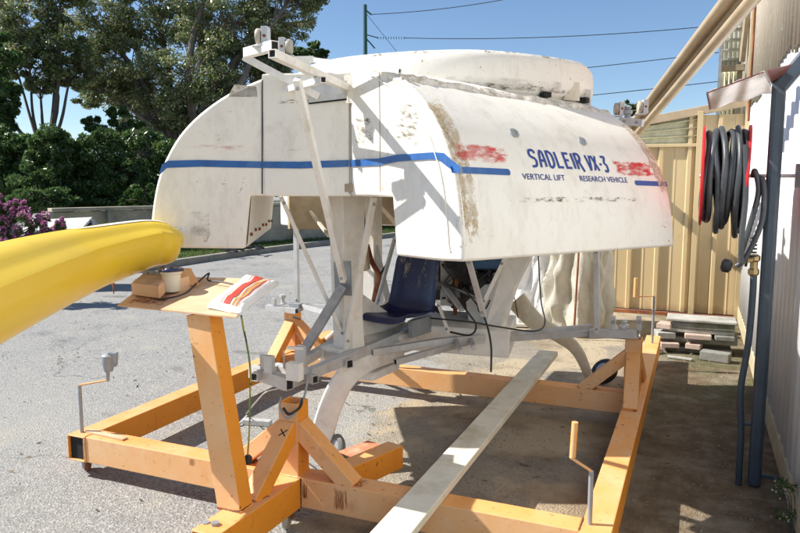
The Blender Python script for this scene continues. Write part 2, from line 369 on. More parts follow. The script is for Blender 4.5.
# dry leaves and twigs blown over the yard
def lit(name, n, mat, ln, wd, fn):
    c = np.array([fn() for _ in range(n)]); a = rng.uniform(0, 2*PI, n); d = np.stack([np.cos(a), np.sin(a), rng.normal(0, .15, n)], 1)*ln; s_ = np.stack([-np.sin(a), np.cos(a), rng.normal(0, .3, n)], 1)*wd
    c[:, 2] = .004 + wd*.5; v = np.stack([c-d, c+s_, c+d, c-s_], 1); return npmesh(name, v.reshape(-1, 3), n, 4, mat)
# kerb, verge, grass
K0, K1 = V((-8.2, -6, 0)), V((-7.9, 40, 0)); kl = [V((-9.15, -6, 0)), V((-8.95, 10.0, 0)), V((-8.85, 12.5, 0)), V((-8.6, 14.5, 0)), V((-8.0, 18, 0)), V((-7.0, 26, 0))]
kroot = root('kerb', (0, 0, 0), None, None); kroot['kind'] = 'structure'
for i in range(len(kl)-1):
    L = (kl[i+1]-kl[i]).length; n = max(1, int(L/1.2)); d = (kl[i+1]-kl[i])/n
    for k in range(n):
        a = kl[i]+d*k + d.normalized()*.006; b = kl[i]+d*(k+1) - d.normalized()*.006
        MB().beam(a+V((-.07, 0, .055)), b+V((-.07, 0, .055)), .15, .13).build('kerb_stone', 'kerb_concrete', kroot, bevel=.015)
vb = MB(); W_ = 3.6
for i in range(len(kl)-1): vb.add([kl[i]+V((-.14, 0, .09)), kl[i+1]+V((-.14, 0, .09)), kl[i+1]+V((-W_, 0, .16)), kl[i]+V((-W_, 0, .16))], [(0, 1, 2, 3)])
tag(vb.build('verge', 'grass_soil'), kind='structure')
def blades(name, n, fn, h, wd, mat, label=None):
    c = np.array([fn() for _ in range(n)]); a = rng.uniform(0, 2*PI, n); hh = rng.uniform(.5, 1.2, n)*h; lean = rng.normal(0, .35, (n, 2))*hh[:, None]
    v = np.zeros((n, 3, 3)); v[:, 0] = c; v[:, 1] = c; v[:, 2] = c; dx = np.stack([np.cos(a), np.sin(a)], 1)*wd
    v[:, 0, :2] -= dx; v[:, 1, :2] += dx; v[:, 2, :2] += lean; v[:, 2, 2] += hh
    return npmesh(name, v.reshape(-1, 3), n, 3, mat)
def npmesh(name, v, nf, k, mat, parent=None):
    if parent is not None: v = v - np.array(parent['_o'])
    me = bpy.data.meshes.new(name); me.vertices.add(len(v)); me.vertices.foreach_set('co', v.astype(np.float32).ravel())
    me.loops.add(nf*k); me.loops.foreach_set('vertex_index', np.arange(nf*k, dtype=np.int32)); me.polygons.add(nf)
    me.polygons.foreach_set('loop_start', np.arange(nf, dtype=np.int32)*k); me.update(calc_edges=True); me.validate()
    me.materials.append(MATS[mat]); o = bpy.data.objects.new(name, me); COL.objects.link(o)
    if parent is not None: o.parent = parent; o['_o'] = parent['_o']
    else: o['_o'] = (0, 0, 0)
    return o
def gx():
    y = random.uniform(6, 24); i = max(k for k in range(len(kl)-1) if kl[k].y <= y); t = (y-kl[i].y)/(kl[i+1].y-kl[i].y); x = kl[i].x+(kl[i+1].x-kl[i].x)*t
    d = random.uniform(.16, 3.4); return (x-d, y, .085+.02*d)
tag(blades('grass', 42000, gx, .07, .008, 'grass_blade'), kind='stuff')

tag(lit('leaf_litter', 420, 'dry_leaf', .020, .006, lambda: (random.uniform(-8, .4), random.uniform(2, 12)**1.0, 0)), kind='stuff')
# ---- foliage engine
def leaves(cent, rad, n, ln, wd, mat, name, parent=None, droop=.3, hollow=.35):
    """n leaf blades spread through clumps"""
    cent = np.array(cent); rad = np.array(rad); k = rng.integers(0, len(cent), n)
    u = rng.normal(size=(n, 3)); u /= np.linalg.norm(u, axis=1)[:, None]; rr = (hollow + (1-hollow)*rng.random(n)**.6)[:, None]
    p = cent[k] + u*rad[k]*rr
    d = rng.normal(size=(n, 3)); d[:, 2] -= droop*1.6; d /= np.linalg.norm(d, axis=1)[:, None]
    s = np.cross(d, rng.normal(size=(n, 3))); s /= np.linalg.norm(s, axis=1)[:, None]
    L = (ln*rng.uniform(.6, 1.3, n))[:, None]; W = (wd*rng.uniform(.6, 1.3, n))[:, None]
    v = np.stack([p - d*L*.5, p + s*W*.5, p + d*L*.5, p - s*W*.5], 1)
    return npmesh(name, v.reshape(-1, 3), n, 4, mat, parent)
def limb(mb, a, b, r0, r1, sag=.25, n=7):
    a, b = V(a), V(b); L = (b-a).length; off = V((random.uniform(-1, 1), random.uniform(-1, 1), random.uniform(-.2, .6)))*L*sag*.5
    pts = spline([a, a*.62+b*.38+off, a*.3+b*.7+off*.6+V((0, 0, L*.03)), b], 4)
    mb.tube(pts, [r0+(r1-r0)*i/(len(pts)-1) for i in range(len(pts))], 6); return pts
CK = (.12, .34)
def tree(name, base, lobes, d, n, label, cat='tree', mat='gum_leaf', bark='bark', r0=.22, group=None, ln=.15, wd=.055, cl=9, fork=.35, sd=1):
    """lobes: (u, v, ru, rv, depth offset) measured in the photo; built as volumes at their own distance"""
    random.seed(sd); base = V(base); rt = root(name, base, label, cat, group); tb = MB(); cents, rads = [], []
    lob = []
    for u, v, ru, rv, dd in lobes:
        c = atd(u, v, d+dd); lob.append((c, ru*(d+dd)/FPX, rv*(d+dd)/FPX))
    mid = sum((l[0] for l in lob), V())/len(lob)
    forkp = V((base.x*.55+mid.x*.45, base.y*.55+mid.y*.45, base.z+(min(l[0].z for l in lob)-base.z)*fork + .6))
    limb(tb, base-V((0, 0, .1)), forkp, r0, r0*.7, .08)
    for c, rx, rz in lob:
        mp = forkp.lerp(c, .55); pts = limb(tb, forkp, c, r0*.45, r0*.16, .3)
        for q in range(cl):
            a = random.random()*2*PI; zz = random.uniform(-1, 1); s = math.sqrt(1-zz*zz); f = random.uniform(.55, 1.0)
            e = c + RT*(math.cos(a)*s*rx*f) + V((FW.x, FW.y, 0)).normalized()*(math.sin(a)*s*rx*f*.8) + V((0, 0, zz*rz*f))
            st = pts[random.randint(int(len(pts)*.72), len(pts)-1)]; tb.tube([st, st.lerp(e, .5)+V((0, 0, .08*rx)), e], [r0*.08, r0*.04, .008], 4)
            k = random.uniform(*CK); cents.append(e); rads.append((rx*k, rx*k, min(rx, rz*1.15)*k*.8))
    tb.build('trunk', bark, rt, smooth=60)
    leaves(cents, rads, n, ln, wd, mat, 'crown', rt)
    return rt
random.seed(3)
tree('gum_tree', (-14.2, 18.5, 0), [(95, 22, 48, 34, 0), (160, 18, 50, 36, 1), (225, 22, 52, 36, 0), (280, 16, 38, 26, 1), (125, 62, 44, 32, 0), (190, 70, 50, 38, -1), (240, 88, 46, 40, 1),
     (165, 112, 44, 32, 0), (215, 140, 46, 36, 1), (160, 160, 36, 32, 1), (110, -40, 70, 42, 1), (220, -45, 80, 45, 0), (268, 62, 24, 18, 0), (300, -14, 36, 22, 0), (105, 92, 34, 18, 0), (200, 30, 40, 30, 2), (140, 95, 40, 30, 2), (205, 105, 44, 30, 3),
     (250, 40, 40, 30, 2), (128, 142, 26, 24, 1)], 23, 165000,
     'large spreading gum tree with pale glinting leaves behind the white vehicle', mat='gum_leaf', bark='bark_pale', r0=.34, cl=40, sd=11, ln=.125, wd=.046)
tree('gum_tree', (-17.2, 14.6, 0), [(22, 18, 38, 30, 0), (58, 42, 34, 28, 0), (30, 62, 32, 24, 0), (72, 70, 24, 18, 0), (10, -25, 55, 32, 1), (60, -15, 40, 26, 0), (40, 86, 16, 8, 0), (8, 45, 30, 30, 1)], 20, 52000,
     'slim forked gum tree at the left with a bare trunk against the sky', mat='gum_leaf', bark='bark', r0=.13, cl=34, sd=5, ln=.13, wd=.05)
tree('gum_tree', (-19.5, 12.2, 0), [(2, 95, 20, 18, 0), (-12, 60, 30, 30, 0), (4, 118, 15, 14, 0), (-30, 110, 30, 34, 0)], 18.5, 24000,
     'dark leafy tree cut off by the left edge of the photo', mat='dark_leaf', bark='bark', r0=.16, cl=30, sd=8)
tree('small_tree', (-12.8, 17.4, 0), [(118, 120, 16, 14, 0), (100, 130, 14, 12, 0), (135, 130, 14, 12, 0), (92, 122, 8, 6, 0)], 20, 9000,
     'thin dark sapling top poking up beside the gap of sky', mat='dark_leaf', bark='bark', r0=.07, cl=9, sd=9)
lows = [((-16.6, 12.9, 0), [(8, 152, 28, 24, 0), (-20, 170, 34, 30, 0), (18, 186, 28, 22, 0), (28, 160, 20, 24, 1)], 18, 'dark green shrub mass at the left behind the pink flowers'),
        ((-14.3, 13.2, 0), [(52, 150, 28, 22, 0), (40, 200, 34, 12, -1),  (48, 182, 32, 24, 0), (72, 168, 24, 28, 1)], 17, 'rounded dark shrub below the gap of sky'),
        ((-12.6, 14.6, 0), [(98, 154, 30, 28, 0), (100, 201, 34, 10, 0), (92, 186, 32, 22, 0), (120, 176, 26, 28, 0), (76, 190, 22, 18, 0)], 17.5, 'tall dark evergreen shrub above the concrete wall'),
        ((-11.4, 16.6, 0), [(142, 156, 30, 28, 0), (170, 203, 30, 12, 0), (215, 208, 40, 14, 2), (290, 212, 50, 14, 3), (380, 214, 50, 14, 4), (150, 184, 30, 24, 0), (178, 170, 28, 30, 0)], 19, 'dark evergreen shrub close behind the curved white body')]
for i, (b, lb, d, lab) in enumerate(lows):
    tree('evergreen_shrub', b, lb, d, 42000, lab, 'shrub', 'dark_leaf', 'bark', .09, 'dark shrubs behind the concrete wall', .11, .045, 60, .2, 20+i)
tree('low_bush', (-9.9, 13.3, 0), [(130, 199, 14, 9, 0), (144, 193, 14, 11, 0), (154, 203, 10, 10, 0)], 16.2, 9000, 'bright green bush beside the white body above the concrete wall', 'shrub', 'fresh_leaf', 'bark', .04, None, .09, .04, 16, .2, 31)
tree('gum_tree', (-14.5, 29.5, 0), [(312, 49, 12, 7, 0), (298, 58, 14, 10, 0), (280, 66, 16, 12, 0), (322, 54, 6, 4, 0)], 33, 9000, 'far rounded tree top showing beside the upper bracket against blue sky', 'tree', 'dark_leaf', 'bark', .2, None, .2, .09, 14, .8, 33)
tree('distant_tree', (-1.2, 30, 0), [(632, 104, 9, 6, 0), (628, 112, 8, 7, 0), (639, 111, 8, 6, 0)], 30, 1600, 'small far tree tip behind the right upper bracket', 'tree', 'fresh_leaf', 'bark', .1, None, .16, .07, 9, .8, 34)
# far wood along the horizon
cs, rs = [], []
for k in range(220):
    a = R(-75) + R(125)*k/219 ; d = random.uniform(52, 66)
    cs.append((math.sin(a-YAW)*d, math.cos(a-YAW)*d, random.uniform(.6, 2.4))); rs.append((2.2, 2.2, 1.5))
tag(leaves(cs, rs, 26000, .5, .3, 'dark_leaf', 'far_wood', None, .1, .2), kind='stuff')
# pink flowering bush
PB = atd(-30, 230, 8.9); PB.z = 0
pb = root('oleander_bush', tuple(PB), 'pink flowering bush behind the yellow hull at the left edge', 'bush')
cs, rs = [], []; tb = MB(); random.seed(12)
for u, v, r in [(5, 222, 20), (30, 226, 18), (48, 238, 11), (12, 240, 20), (66, 244, 6), (-20, 225, 25), (34, 247, 12), (0, 208, 9), (18, 211, 8), (62, 226, 6)]:
    c = atd(u, v, 8.9); rr = r*8.9/FPX
    for _ in range(9):
        e = c + V((random.gauss(0, 1), random.gauss(0, 1), random.gauss(0, .8)))*rr*.5; cs.append(e); rs.append((rr*.28,)*3)
        tb.tube([PB+V((random.uniform(-.3, .3), random.uniform(-.3, .3), 0)), (c+PB+V((0, 0, .6)))/2, e], [.015, .01, .004], 4)
tb.build('stem', 'bark', pb); leaves(cs, rs, 5200, .085, .022, 'fresh_leaf', 'foliage', pb, 0, .1); leaves([c+V((0, 0, .05)) for c in cs], rs, 5600, .040, .032, 'pink_petal', 'blossom', pb, 0, .4)

# concrete retaining wall with posts, low white roof, railing
rw = root('retaining_wall', (-9.6, 9.6, 0), 'long grey concrete panel wall with small posts below the dark shrubs', 'wall')
a, b = atd(50, 218, 13.6), atd(330, 218, 18.5); a.z = b.z = 0; dirw = (b-a).normalized(); a -= dirw*.0; n = 6; st = (b-a)/n
for k in range(n):
    MB().beam(a+st*k+dirw*.02+V((0, 0, .49)), a+st*(k+1)-dirw*.02+V((0, 0, .49)), .12, .98).build('wall_panel', 'concrete', rw, bevel=.01)
    MB().box(a+st*k+V((0, 0, .5))+V((.08, -.08, 0)), (.12, .12, 1.0), math.atan2(dirw.y, dirw.x)).build('post', 'concrete', rw)
MB().beam(a+V((0, 0, 1.025)), b+V((0, 0, 1.025)), .24, .07).build('coping', 'concrete', rw, bevel=.01)
MB().beam(a+V((0, 0, .5)), a+V((-3.2, 3.2, .5)), .12, .98).build('side_panel', 'concrete', rw)
rf = root('low_shelter', (-8, 8.2, 0), 'low white roofed shelter between the pink bush and the yellow hull', 'shelter')
p = [atd(30, 220, 10.8), atd(92, 217, 10.8), atd(82, 228, 10.2), atd(20, 232, 10.0)]
MB().prism(p, (0, 0, -.04)).build('roof', 'roof_white', rf)
for q in p: MB().beam((q.x*.99, q.y*.99, 0), (q.x*.99, q.y*.99, q.z-.04), .06).build('post', 'grey_steel', rf)
for q0, q1 in ((p[0], p[1]), (p[1], p[2])):
    MB().beam(V((q0.x, q0.y, q0.z-.13)), V((q1.x, q1.y, q1.z-.13)), .05, .14).build('fascia', 'engine_dark', rf)
RA = atd(0, 232, 11.4); RA.z = 0
ra = root('pipe_railing', tuple(RA), 'blue grey horizontal pipe rail crossing in front of the pink bush', 'railing')
q0, q1 = atd(-80, 239, 10.6), atd(98, 225.5, 12.4); MB().tube([q0, q1], .042, 10).build('rail', 'railing_grey', ra, smooth=50)
for t in (.0, .3):
    q = q0.lerp(q1, t); MB().tube([(q.x, q.y, 0), q], .024, 8).build('post', 'railing_grey', ra, smooth=50)
# dark stuff lying on the verge
for i, (u, v) in enumerate([(232, 252), (252, 250)]):
    c = onz(u, v, .12); m = MB()
    for _ in range(5): m.beam(c+V((random.uniform(-.3, .3), random.uniform(-.2, .2), .03)), c+V((random.uniform(-.3, .3), random.uniform(-.2, .2), .08)), .06, .04)
    one('scrap_heap', m, 'engine_dark', ['low heap of dark scrap on the grass, the nearer of two', 'low heap of dark scrap on the grass, the farther of two'][i], 'scrap', 'scrap on the grass verge')
# power pole and lines
pr = root('power_pole', tuple(V((atd(366, 181, 40).x, atd(366, 181, 40).y, 0))), 'green power pole rising above the vehicle cowl', 'utility pole')
bx_, by_ = pr.location.x, pr.location.y; tz = atd(366, 10, 40).z
MB().tube([(bx_, by_, 0), (bx_, by_, tz)], [.16, .11], 10).build('pole', 'pole_green', pr, smooth=50)
MB().beam((bx_, by_, tz-1.75), (bx_+.5, by_+.2, tz-2.35), .07).build('brace', 'pole_green', pr)
A1 = atd(371, 14.5, 40); A2 = atd(378, 38, 40); A3 = atd(404, 38, 39.8)
ins = MB()
for k in range(11): c = A2.lerp(A3, k/10); ins.lathe(c-RT*.02, RT, [(.03, 0), (.09, .02), (.03, .05)], 8)
ins.build('insulator', 'pole_green', pr); MB().tube([V((bx_, by_, A2.z)), A2], .03, 6).build('arm', 'pole_green', pr); MB().tube([V((bx_, by_, A1.z)), A1], .05, 6).build('arm', 'pole_green', pr)
def sagline(a, b, s, n=16): return [a.lerp(b, i/n) - V((0, 0, s*4*(i/n)*(1-i/n))) for i in range(n+1)]
ws = [(A1, atd(560, -12, 38), .25, 'thin overhead wire rising from the top of the green pole'), (A3, atd(860, 8, 34), .5, 'overhead wire leaving the ribbed insulator of the green pole'),
      (atd(300, 92, 44), atd(860, 34, 34), .3, 'middle overhead wire crossing the sky right of the cowl'), (atd(300, 118, 44), atd(860, 64, 34), .3, 'lowest overhead wire just above the right upper bracket')]
for a, b, s, lab in ws: one('power_line', MB().tube(sagline(a, b, s), .022, 5), 'wire', lab, 'power line', 'overhead power lines')
one('stay_wire', MB().tube([V((bx_, by_, tz-.4)), atd(405, 62, 39)], .012, 4), 'wire', 'thin diagonal stay wire running down from the green pole', 'wire')

# ---- boundary fence
FY = 8.79; fr = root('steel_fence', (-.8, FY, 0), 'cream ribbed steel fence closing the yard behind the vehicle', 'fence')
pitch = .308; x = .49-.02; k = 0
pans = []
while x > -2.6:
    top = 1.98 if x < -.02 else 2.32
    x0 = x-pitch; prof = [(x0, 0), (x0+.012, -.034), (x0+.048, -.034), (x0+.060, 0), (x0+.178, 0), (x0+.182, -.004), (x0+.190, -.004), (x0+.194, 0), (x0+pitch, 0)]
    jit = random.uniform(-.003, .003)
    m = MB(); vs = [(px_, FY+py+jit, zz) for zz in (.05, top) for px_, py in prof]; n = len(prof); m.add(vs, [(i, i+1, n+i+1, n+i) for i in range(n-1)])
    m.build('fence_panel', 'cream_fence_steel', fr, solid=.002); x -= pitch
MB().beam((-.02, FY-.02, .03), (-.02, FY-.02, 2.36), .06, .08).build('post', 'cream_fence_steel', fr, bevel=.004)
MB().beam((-2.6, FY+.05, .10), (.45, FY+.05, .10), .06, .05).build('rail', 'cream_fence_steel', fr)
MB().beam((-2.6, FY-.01, 1.985), (-.05, FY-.01, 1.985), .07, .035).build('rail', 'cream_fence_steel', fr, bevel=.003)
a = V((-1.6, FY-.03, 2.10)); b = V((.46, FY-.03, 2.45)); MB().beam(a, b, .05, .095).build('capping', 'beige_purlin', fr, bevel=.006)
MB().beam((-2.6, FY-.045, .02), (.45, FY-.045, .02), .05, .04).build('plinth', 'rusty_steel', fr)
m = MB()
def lou(u, v): z = 2.0+.32*v; return V((-1.7+1.66*u, FY+.03-.018*math.cos(v*PI*2*4), z if z < 2.06+.17*(u*1.66/1.0)+.02 else z))
m.grid(lambda u, v: V((-1.7+1.66*u, FY+.005-.045*max(0, math.cos(v*PI*2*4))**4, 2.0+(.10+.27*u)*v)), 2, 48); m.build('ribbed_infill', 'translucent_sheet', fr, smooth=60, solid=.003)

# ---- shed wall on the right
WX = .49; sw = root('shed', (WX, 6, 0), 'white corrugated steel shed wall along the right side', 'shed')
pit = .19
def sheet(y0, y1, z0, z1, xo, name, mat, amp=.014):
    m = MB(); n = int(round((y1-y0)/pit))*12; vs = []
    for zz in (z0, z1):
        for i in range(n+1):
            yy = y0+(y1-y0)*i/n; vs.append((xo-amp*math.copysign(abs(math.cos(2*PI*yy/pit))**.5, math.cos(2*PI*yy/pit)), yy, zz))
    m.add(vs, [(i, i+1, n+i+2, n+i+1) for i in range(n)]); return m.build(name, mat, sw, smooth=70, solid=.0015)
y = -2.0; k = 0
while y < 11.0:
    sheet(y, y+pit*4, .13+random.uniform(-.004, .004), 2.42, WX-(.0025 if k % 2 else 0), 'wall_sheet', 'white_painted_sheet')
    y += pit*4; k += 1
y = -2.0; k = 0
while y < 11.6:
    sheet(y, y+pit*4, 2.34+random.uniform(-.02, .02)+(.04 if k % 2 else 0), 4.4, WX-.022-(.0025 if k % 2 else 0), 'upper_sheet', 'stained_sheet', .010)
    y += pit*4; k += 1
MB().box((WX+.09, 4.7, .08), (.22, 13.4, .16)).build('footing', 'footing_cream', sw, bevel=.01)
MB().box((WX+1.5, 4.7, 2.2), (2.9, 13.2, 4.4)).build('building_mass', 'steel_beam_tan', sw)
MB().tube([(WX-.045, 8.3, 2.2), (WX-.045, 8.3, 3.5)], .012, 8).build('conduit', 'rusty_steel', sw)
MB().beam((WX-.03, FY-.06, .02), (WX-.03, FY-.06, 3.9), .05, .05).build('corner_trim', 'cream_fence_steel', sw)
# eave of the neighbouring lean-to beyond the fence
ln_ = root('lean_to', (.3, 10.2, 0), 'lean-to shed with pale soffit rising behind the fence beside the shed wall', 'shed')
YE = 9.5
MB().beam((.165, YE, 0), (.165, YE, 4.4), .035, .05).build('corner_post', 'grey_steel', ln_)
MB().beam((.18, YE+.06, 2.93), (WX-.05, YE+.06, 2.93), .08, .07).build('crossbeam', 'steel_beam_tan', ln_, bevel=.004)
MB().beam((WX-.10, YE+.1, 0), (WX-.10, YE+.1, 2.96), .06, .05).build('post', 'steel_beam_tan', ln_)
m = MB(); m.grid(lambda u, v: V((.18+.25*u, YE+.16-.012*math.cos(u*PI*2*5), 2.2+.71*v)), 40, 1); m.build('wall_sheet', 'translucent_sheet', ln_, smooth=60, solid=.003)
for k in range(9): MB().box((.31, YE+.1+k*.15, 3.9-k*.1), (.26, .14, .02)).build('soffit_board', 'soffit', ln_)
m = MB(); m.grid(lambda u, v: V((.18+.27*u, YE+1.2-.012*math.cos(u*PI*2*5), 2.95+1.3*v)), 40, 1); m.build('wall_sheet', 'soffit', ln_, smooth=60, solid=.003)
MB().beam((.40, YE+.02, 3.0), (.46, YE-.3, 4.3), .05, .10).build('barge_board', 'steel_beam_tan', ln_)

# ---- cold-formed brace reaching from the shed wall over the yard to the fence
P0 = atd(648, 112, 6.0); P1 = atd(737, 2, 3.55); dr = (P1-P0).normalized(); t1 = (WX-.03-P1.x)/dr.x; P1 = P1+dr*t1; t0 = (FY-.05-P0.y)/dr.y; P0 = P0+dr*t0
dd, si, uu = frame_of(P1-P0)
def csec(a, b, w_, h_, lip, th):
    prof = [(-.5*w_, -.5*h_+lip), (-.5*w_, -.5*h_), (.0*w_, -.5*h_), (.0, .0), (.0, .5*h_), (-.5*w_, .5*h_), (-.5*w_, .5*h_-lip)]
    m = MB(); vs = [p + si*x_ + uu*y_ for p in (a, b) for x_, y_ in prof]; n = len(prof); m.add(vs, [(i, i+1, n+i+1, n+i) for i in range(n-1)]); return m
br = root('steel_brace', tuple(V((P0.x, P0.y, P0.z))), 'long tan folded steel brace slanting down from the shed wall at top right', 'brace')
mid_ = (P0+P1)/2; axis_ = (P1-P0).normalized(); toward = V((-.35, -1, -.35)); toward = (toward-axis_*toward.dot(axis_)).normalized(); sid = axis_.cross(toward)
hp = [(-.078, -.05), (-.080, .010), (-.074, .032), (-.060, .044), (-.044, .046), (-.028, .036), (-.016, .012), (-.010, -.020)]
prof = hp + [(-x_, y_) for x_, y_ in hp[::-1]]
vs = [p + sid*x_ + toward*y_ for p in (P0, P1) for x_, y_ in prof]; n = len(prof)
m = MB().add(vs, [(i, (i+1) % n, n+(i+1) % n, n+i) for i in range(n)]); m.build('channel', 'beige_purlin', br, smooth=40)
MB().box(P1+V((.0, 0, 0)), (.05, .22, .26)).build('end_plate', 'grey_steel', br, bevel=.003); MB().box(P0, (.26, .05, .22)).build('end_plate', 'grey_steel', br, bevel=.003)

# ---- stack of old pavers by the fence
specs = [('long grey slab at the bottom of the paver stack', (.06, 6.95, .035), (.70, .34, .06), .02, 'slab_grey'),
 ('pink edged paver at lower left of the stack', (-.26, 6.78, .095), (.20, .26, .055), .2, 'slab_pink'), ('short pink block in the middle of the lowest gap', (.02, 6.78, .098), (.16, .22, .06), -.15, 'slab_pink'),
 ('second long grey slab of the stack', (.08, 6.93, .155), (.78, .34, .05), -.02, 'slab_grey'), ('broken pale block sticking out left of the stack', (-.31, 6.80, .200), (.20, .22, .07), .3, 'slab_pale'),
 ('pink paver under the third slab', (.05, 6.80, .21), (.28, .24, .055), .05, 'slab_pink'), ('dark paver at the right under the third slab', (.32, 6.86, .21), (.20, .30, .05), .1, 'slab_grey'),
 ('third long slab with a rough edge', (.06, 6.94, .262), (.74, .34, .045), .015, 'slab_pale'), ('pink brick end at the upper left of the stack', (-.30, 6.82, .300), (.16, .20, .06), -.2, 'slab_pink'),
 ('thick dark slab below the top of the stack', (.10, 6.92, .325), (.66, .32, .075), 0, 'slab_grey'), ('pale flat slab on top of the paver stack', (.08, 6.92, .382), (.74, .36, .03), .01, 'slab_pale'),
 ('loose brown block on the ground in front of the stack', (.24, 6.50, .055), (.30, .14, .10), -.25, 'slab_grey'), ('thin pale offcut lying before the stack', (-.12, 6.42, .016), (.26, .05, .025), -.2, 'slab_pale'),
 ('broken pink lump left of the stack', (-.48, 6.75, .04), (.16, .14, .08), .5, 'slab_pink'), ('rounded grey rubble lump left of the stack', (-.40, 6.62, .03), (.15, .12, .06), .9, 'slab_pale')]
for lab, c, sz, rz, mt in specs:
    c = (.06+(c[0]-.06)*.80, 7.0+(c[1]-6.95)*.8, c[2]*.80); sz = tuple(k*.80 for k in sz)
    m = MB().box(c, sz, rz)
    o = one('paver', m, mt, lab, 'paver', 'old pavers stacked by the fence', bevel=.006)

# ---- tarpaulin covered stores in front of the fence
def drape(name, u0, u1, vb, y, top, depth, mat, label, seed, folds, flare=.0, parent=None):
    a = ony(u0, vb, y); b = ony(u1, vb, y); wdt = (b-a).length; cx_ = (a.x+b.x)/2; n = 150; m_ = 60
    def f(u, v):
        th = 2*PI*u; s = v; rx = wdt/2*(.80+.20*(1-s)**.5 if False else (1-.10*s+flare*(1-s))); ry = depth/2*(1-.1*s)
        e = 2.3; cx = math.copysign(abs(math.cos(th))**(2/e), math.cos(th)); sy = math.copysign(abs(math.sin(th))**(2/e), math.sin(th))
        wv = .06*math.sin(th*folds+seed+1.5*math.sin(s*3+seed))*(1-s*.65) + .028*math.sin(22*s+4*math.cos(th*2+seed))*(1-s) + .03*noise.noise(V((math.cos(th)*3, math.sin(th)*3+seed, s*2.5)))
        z = top*s
        sag = .05*noise.noise(V((math.cos(th)*2+seed, s*4, math.sin(th)*2)))
        q_ = V((math.cos(th)*rx*7+seed, math.sin(th)*ry*5, s*3.2+1.6*math.cos(th*2+seed))); wv += .055*(1-2*abs(noise.noise(q_))) *(.4+.6*(1-s)) + .016*(1-2*abs(noise.noise(q_*2.7)))
        return V((cx_+cx*(rx+wv), y+sy*(ry+wv), z+.02+sag*s+.03*noise.noise(V((th*3, seed, 0)))*(1-s)))
    mb = MB().grid(f, n, m_); base = len(mb.v); top_c = V((cx_, y, top+.05)); mb.add([top_c], [])
    for i in range(n): mb.f.append((i*(m_+1)+m_, (i+1)*(m_+1)+m_, base))
    return one(name, mb, mat, label, 'tarp', None, smooth=80)
drape('tarpaulin', 553, 606, 318, 7.5, 1.25, .65, 'tarp_beige', 'beige tarpaulin hanging in folds over stored goods in front of the fence', 1.3, 9)
drape('plastic_sheet', 514, 551, 308, 7.7, 1.3, .5, 'plastic_white', 'white plastic sheeting draped beside the beige tarpaulin', 4.1, 7)
one('thin_stake', MB().tube([ony(574, 330, 7.0), ony(581, 215, 7.0)], .011, 6), 'rusty_steel', 'thin rusty stake standing in front of the beige tarpaulin', 'stake')
for i, (u0, v0, u1, v1, w_) in enumerate([(455, 322, 560, 326, .10), (560, 331, 640, 336, .14)]):
    one('ground_board', MB().beam(onz(u0, v0, .03), onz(u1, v1, .03), w_, .03), 'timber_cream', ['pale board lying on the ground behind the vehicle', 'pale board lying on the ground beside the paver stack'][i], 'board', 'boards on the ground')
# ================================================================== STEEL CRADLE
random.seed(21)
cr = root('steel_cradle', (-1.65, 3.6, 0), 'orange painted steel cradle on castors carrying the white vehicle', 'cradle frame')
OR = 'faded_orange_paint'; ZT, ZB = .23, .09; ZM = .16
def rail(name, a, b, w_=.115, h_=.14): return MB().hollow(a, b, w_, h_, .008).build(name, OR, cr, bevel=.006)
fr_ = rail('front_rail', (-2.928, 2.69, ZM), (-.368, 2.69, ZM))
lr_ = rail('left_rail', (-2.99, 2.625, ZM), (-2.99, 5.5, ZM), .12)
MB().box((-2.99, 2.65, ZM), (.10, .02, .122)).build('rail_end_shade', 'dark_void', lr_); rail('right_rail', (-.305, 2.60, ZM+.001), (-.305, 6.42, ZM+.001), .118)  # dark block inside the open left rail end stands for its shade
rail('back_rail', (-2.928, 4.62, ZM-.003), (-.368, 4.62, ZM-.003), .11, .134); rail('outrigger', (-1.69, 2.05, ZM), (-1.67, 2.628, ZM), .125)
o = MB().hollow((-1.56, 2.755, ZM-.01), (-1.40, 3.24, ZM-.01), .105, .12, .008).build('stub_arm', OR, cr, bevel=.006)
MB().tube([(-1.69, 2.12, ZT), (-1.69, 2.12, ZT+.012)], .017, 8).build('bolt', 'grey_steel', cr)
MB().tube([(-1.735, 2.12, ZT), (-1.735, 2.12, ZT+.004)], .016, 8).build('bolt', 'grey_steel', cr)
def tower(x, y, zt, feet, cross=False):
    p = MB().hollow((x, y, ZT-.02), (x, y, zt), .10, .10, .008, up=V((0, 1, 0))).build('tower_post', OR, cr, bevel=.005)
    for fx, fy in feet:
        d = V((fx, fy, 0)); d.normalize(); top = V((x, y, zt-.13)) + d*.05; ft = V((x+fx, y+fy, ZT+.02))
        MB().beam(top-(ft-top).normalized()*.03, ft + (ft-top).normalized()*.055, .085, .075).build('brace', OR, cr, bevel=.005)
    return p
tower(-1.67, 2.68, .575, [(-.02, -.27), (.265, .0), (-.29, .02)])
tower(-.335, 4.60, .585, [(-.27, .01), (.02, -.34), (.02, .3)])
tower(-2.95, 4.75, .565, [(.02, -.30), (.26, -.06), (.0, .3)])
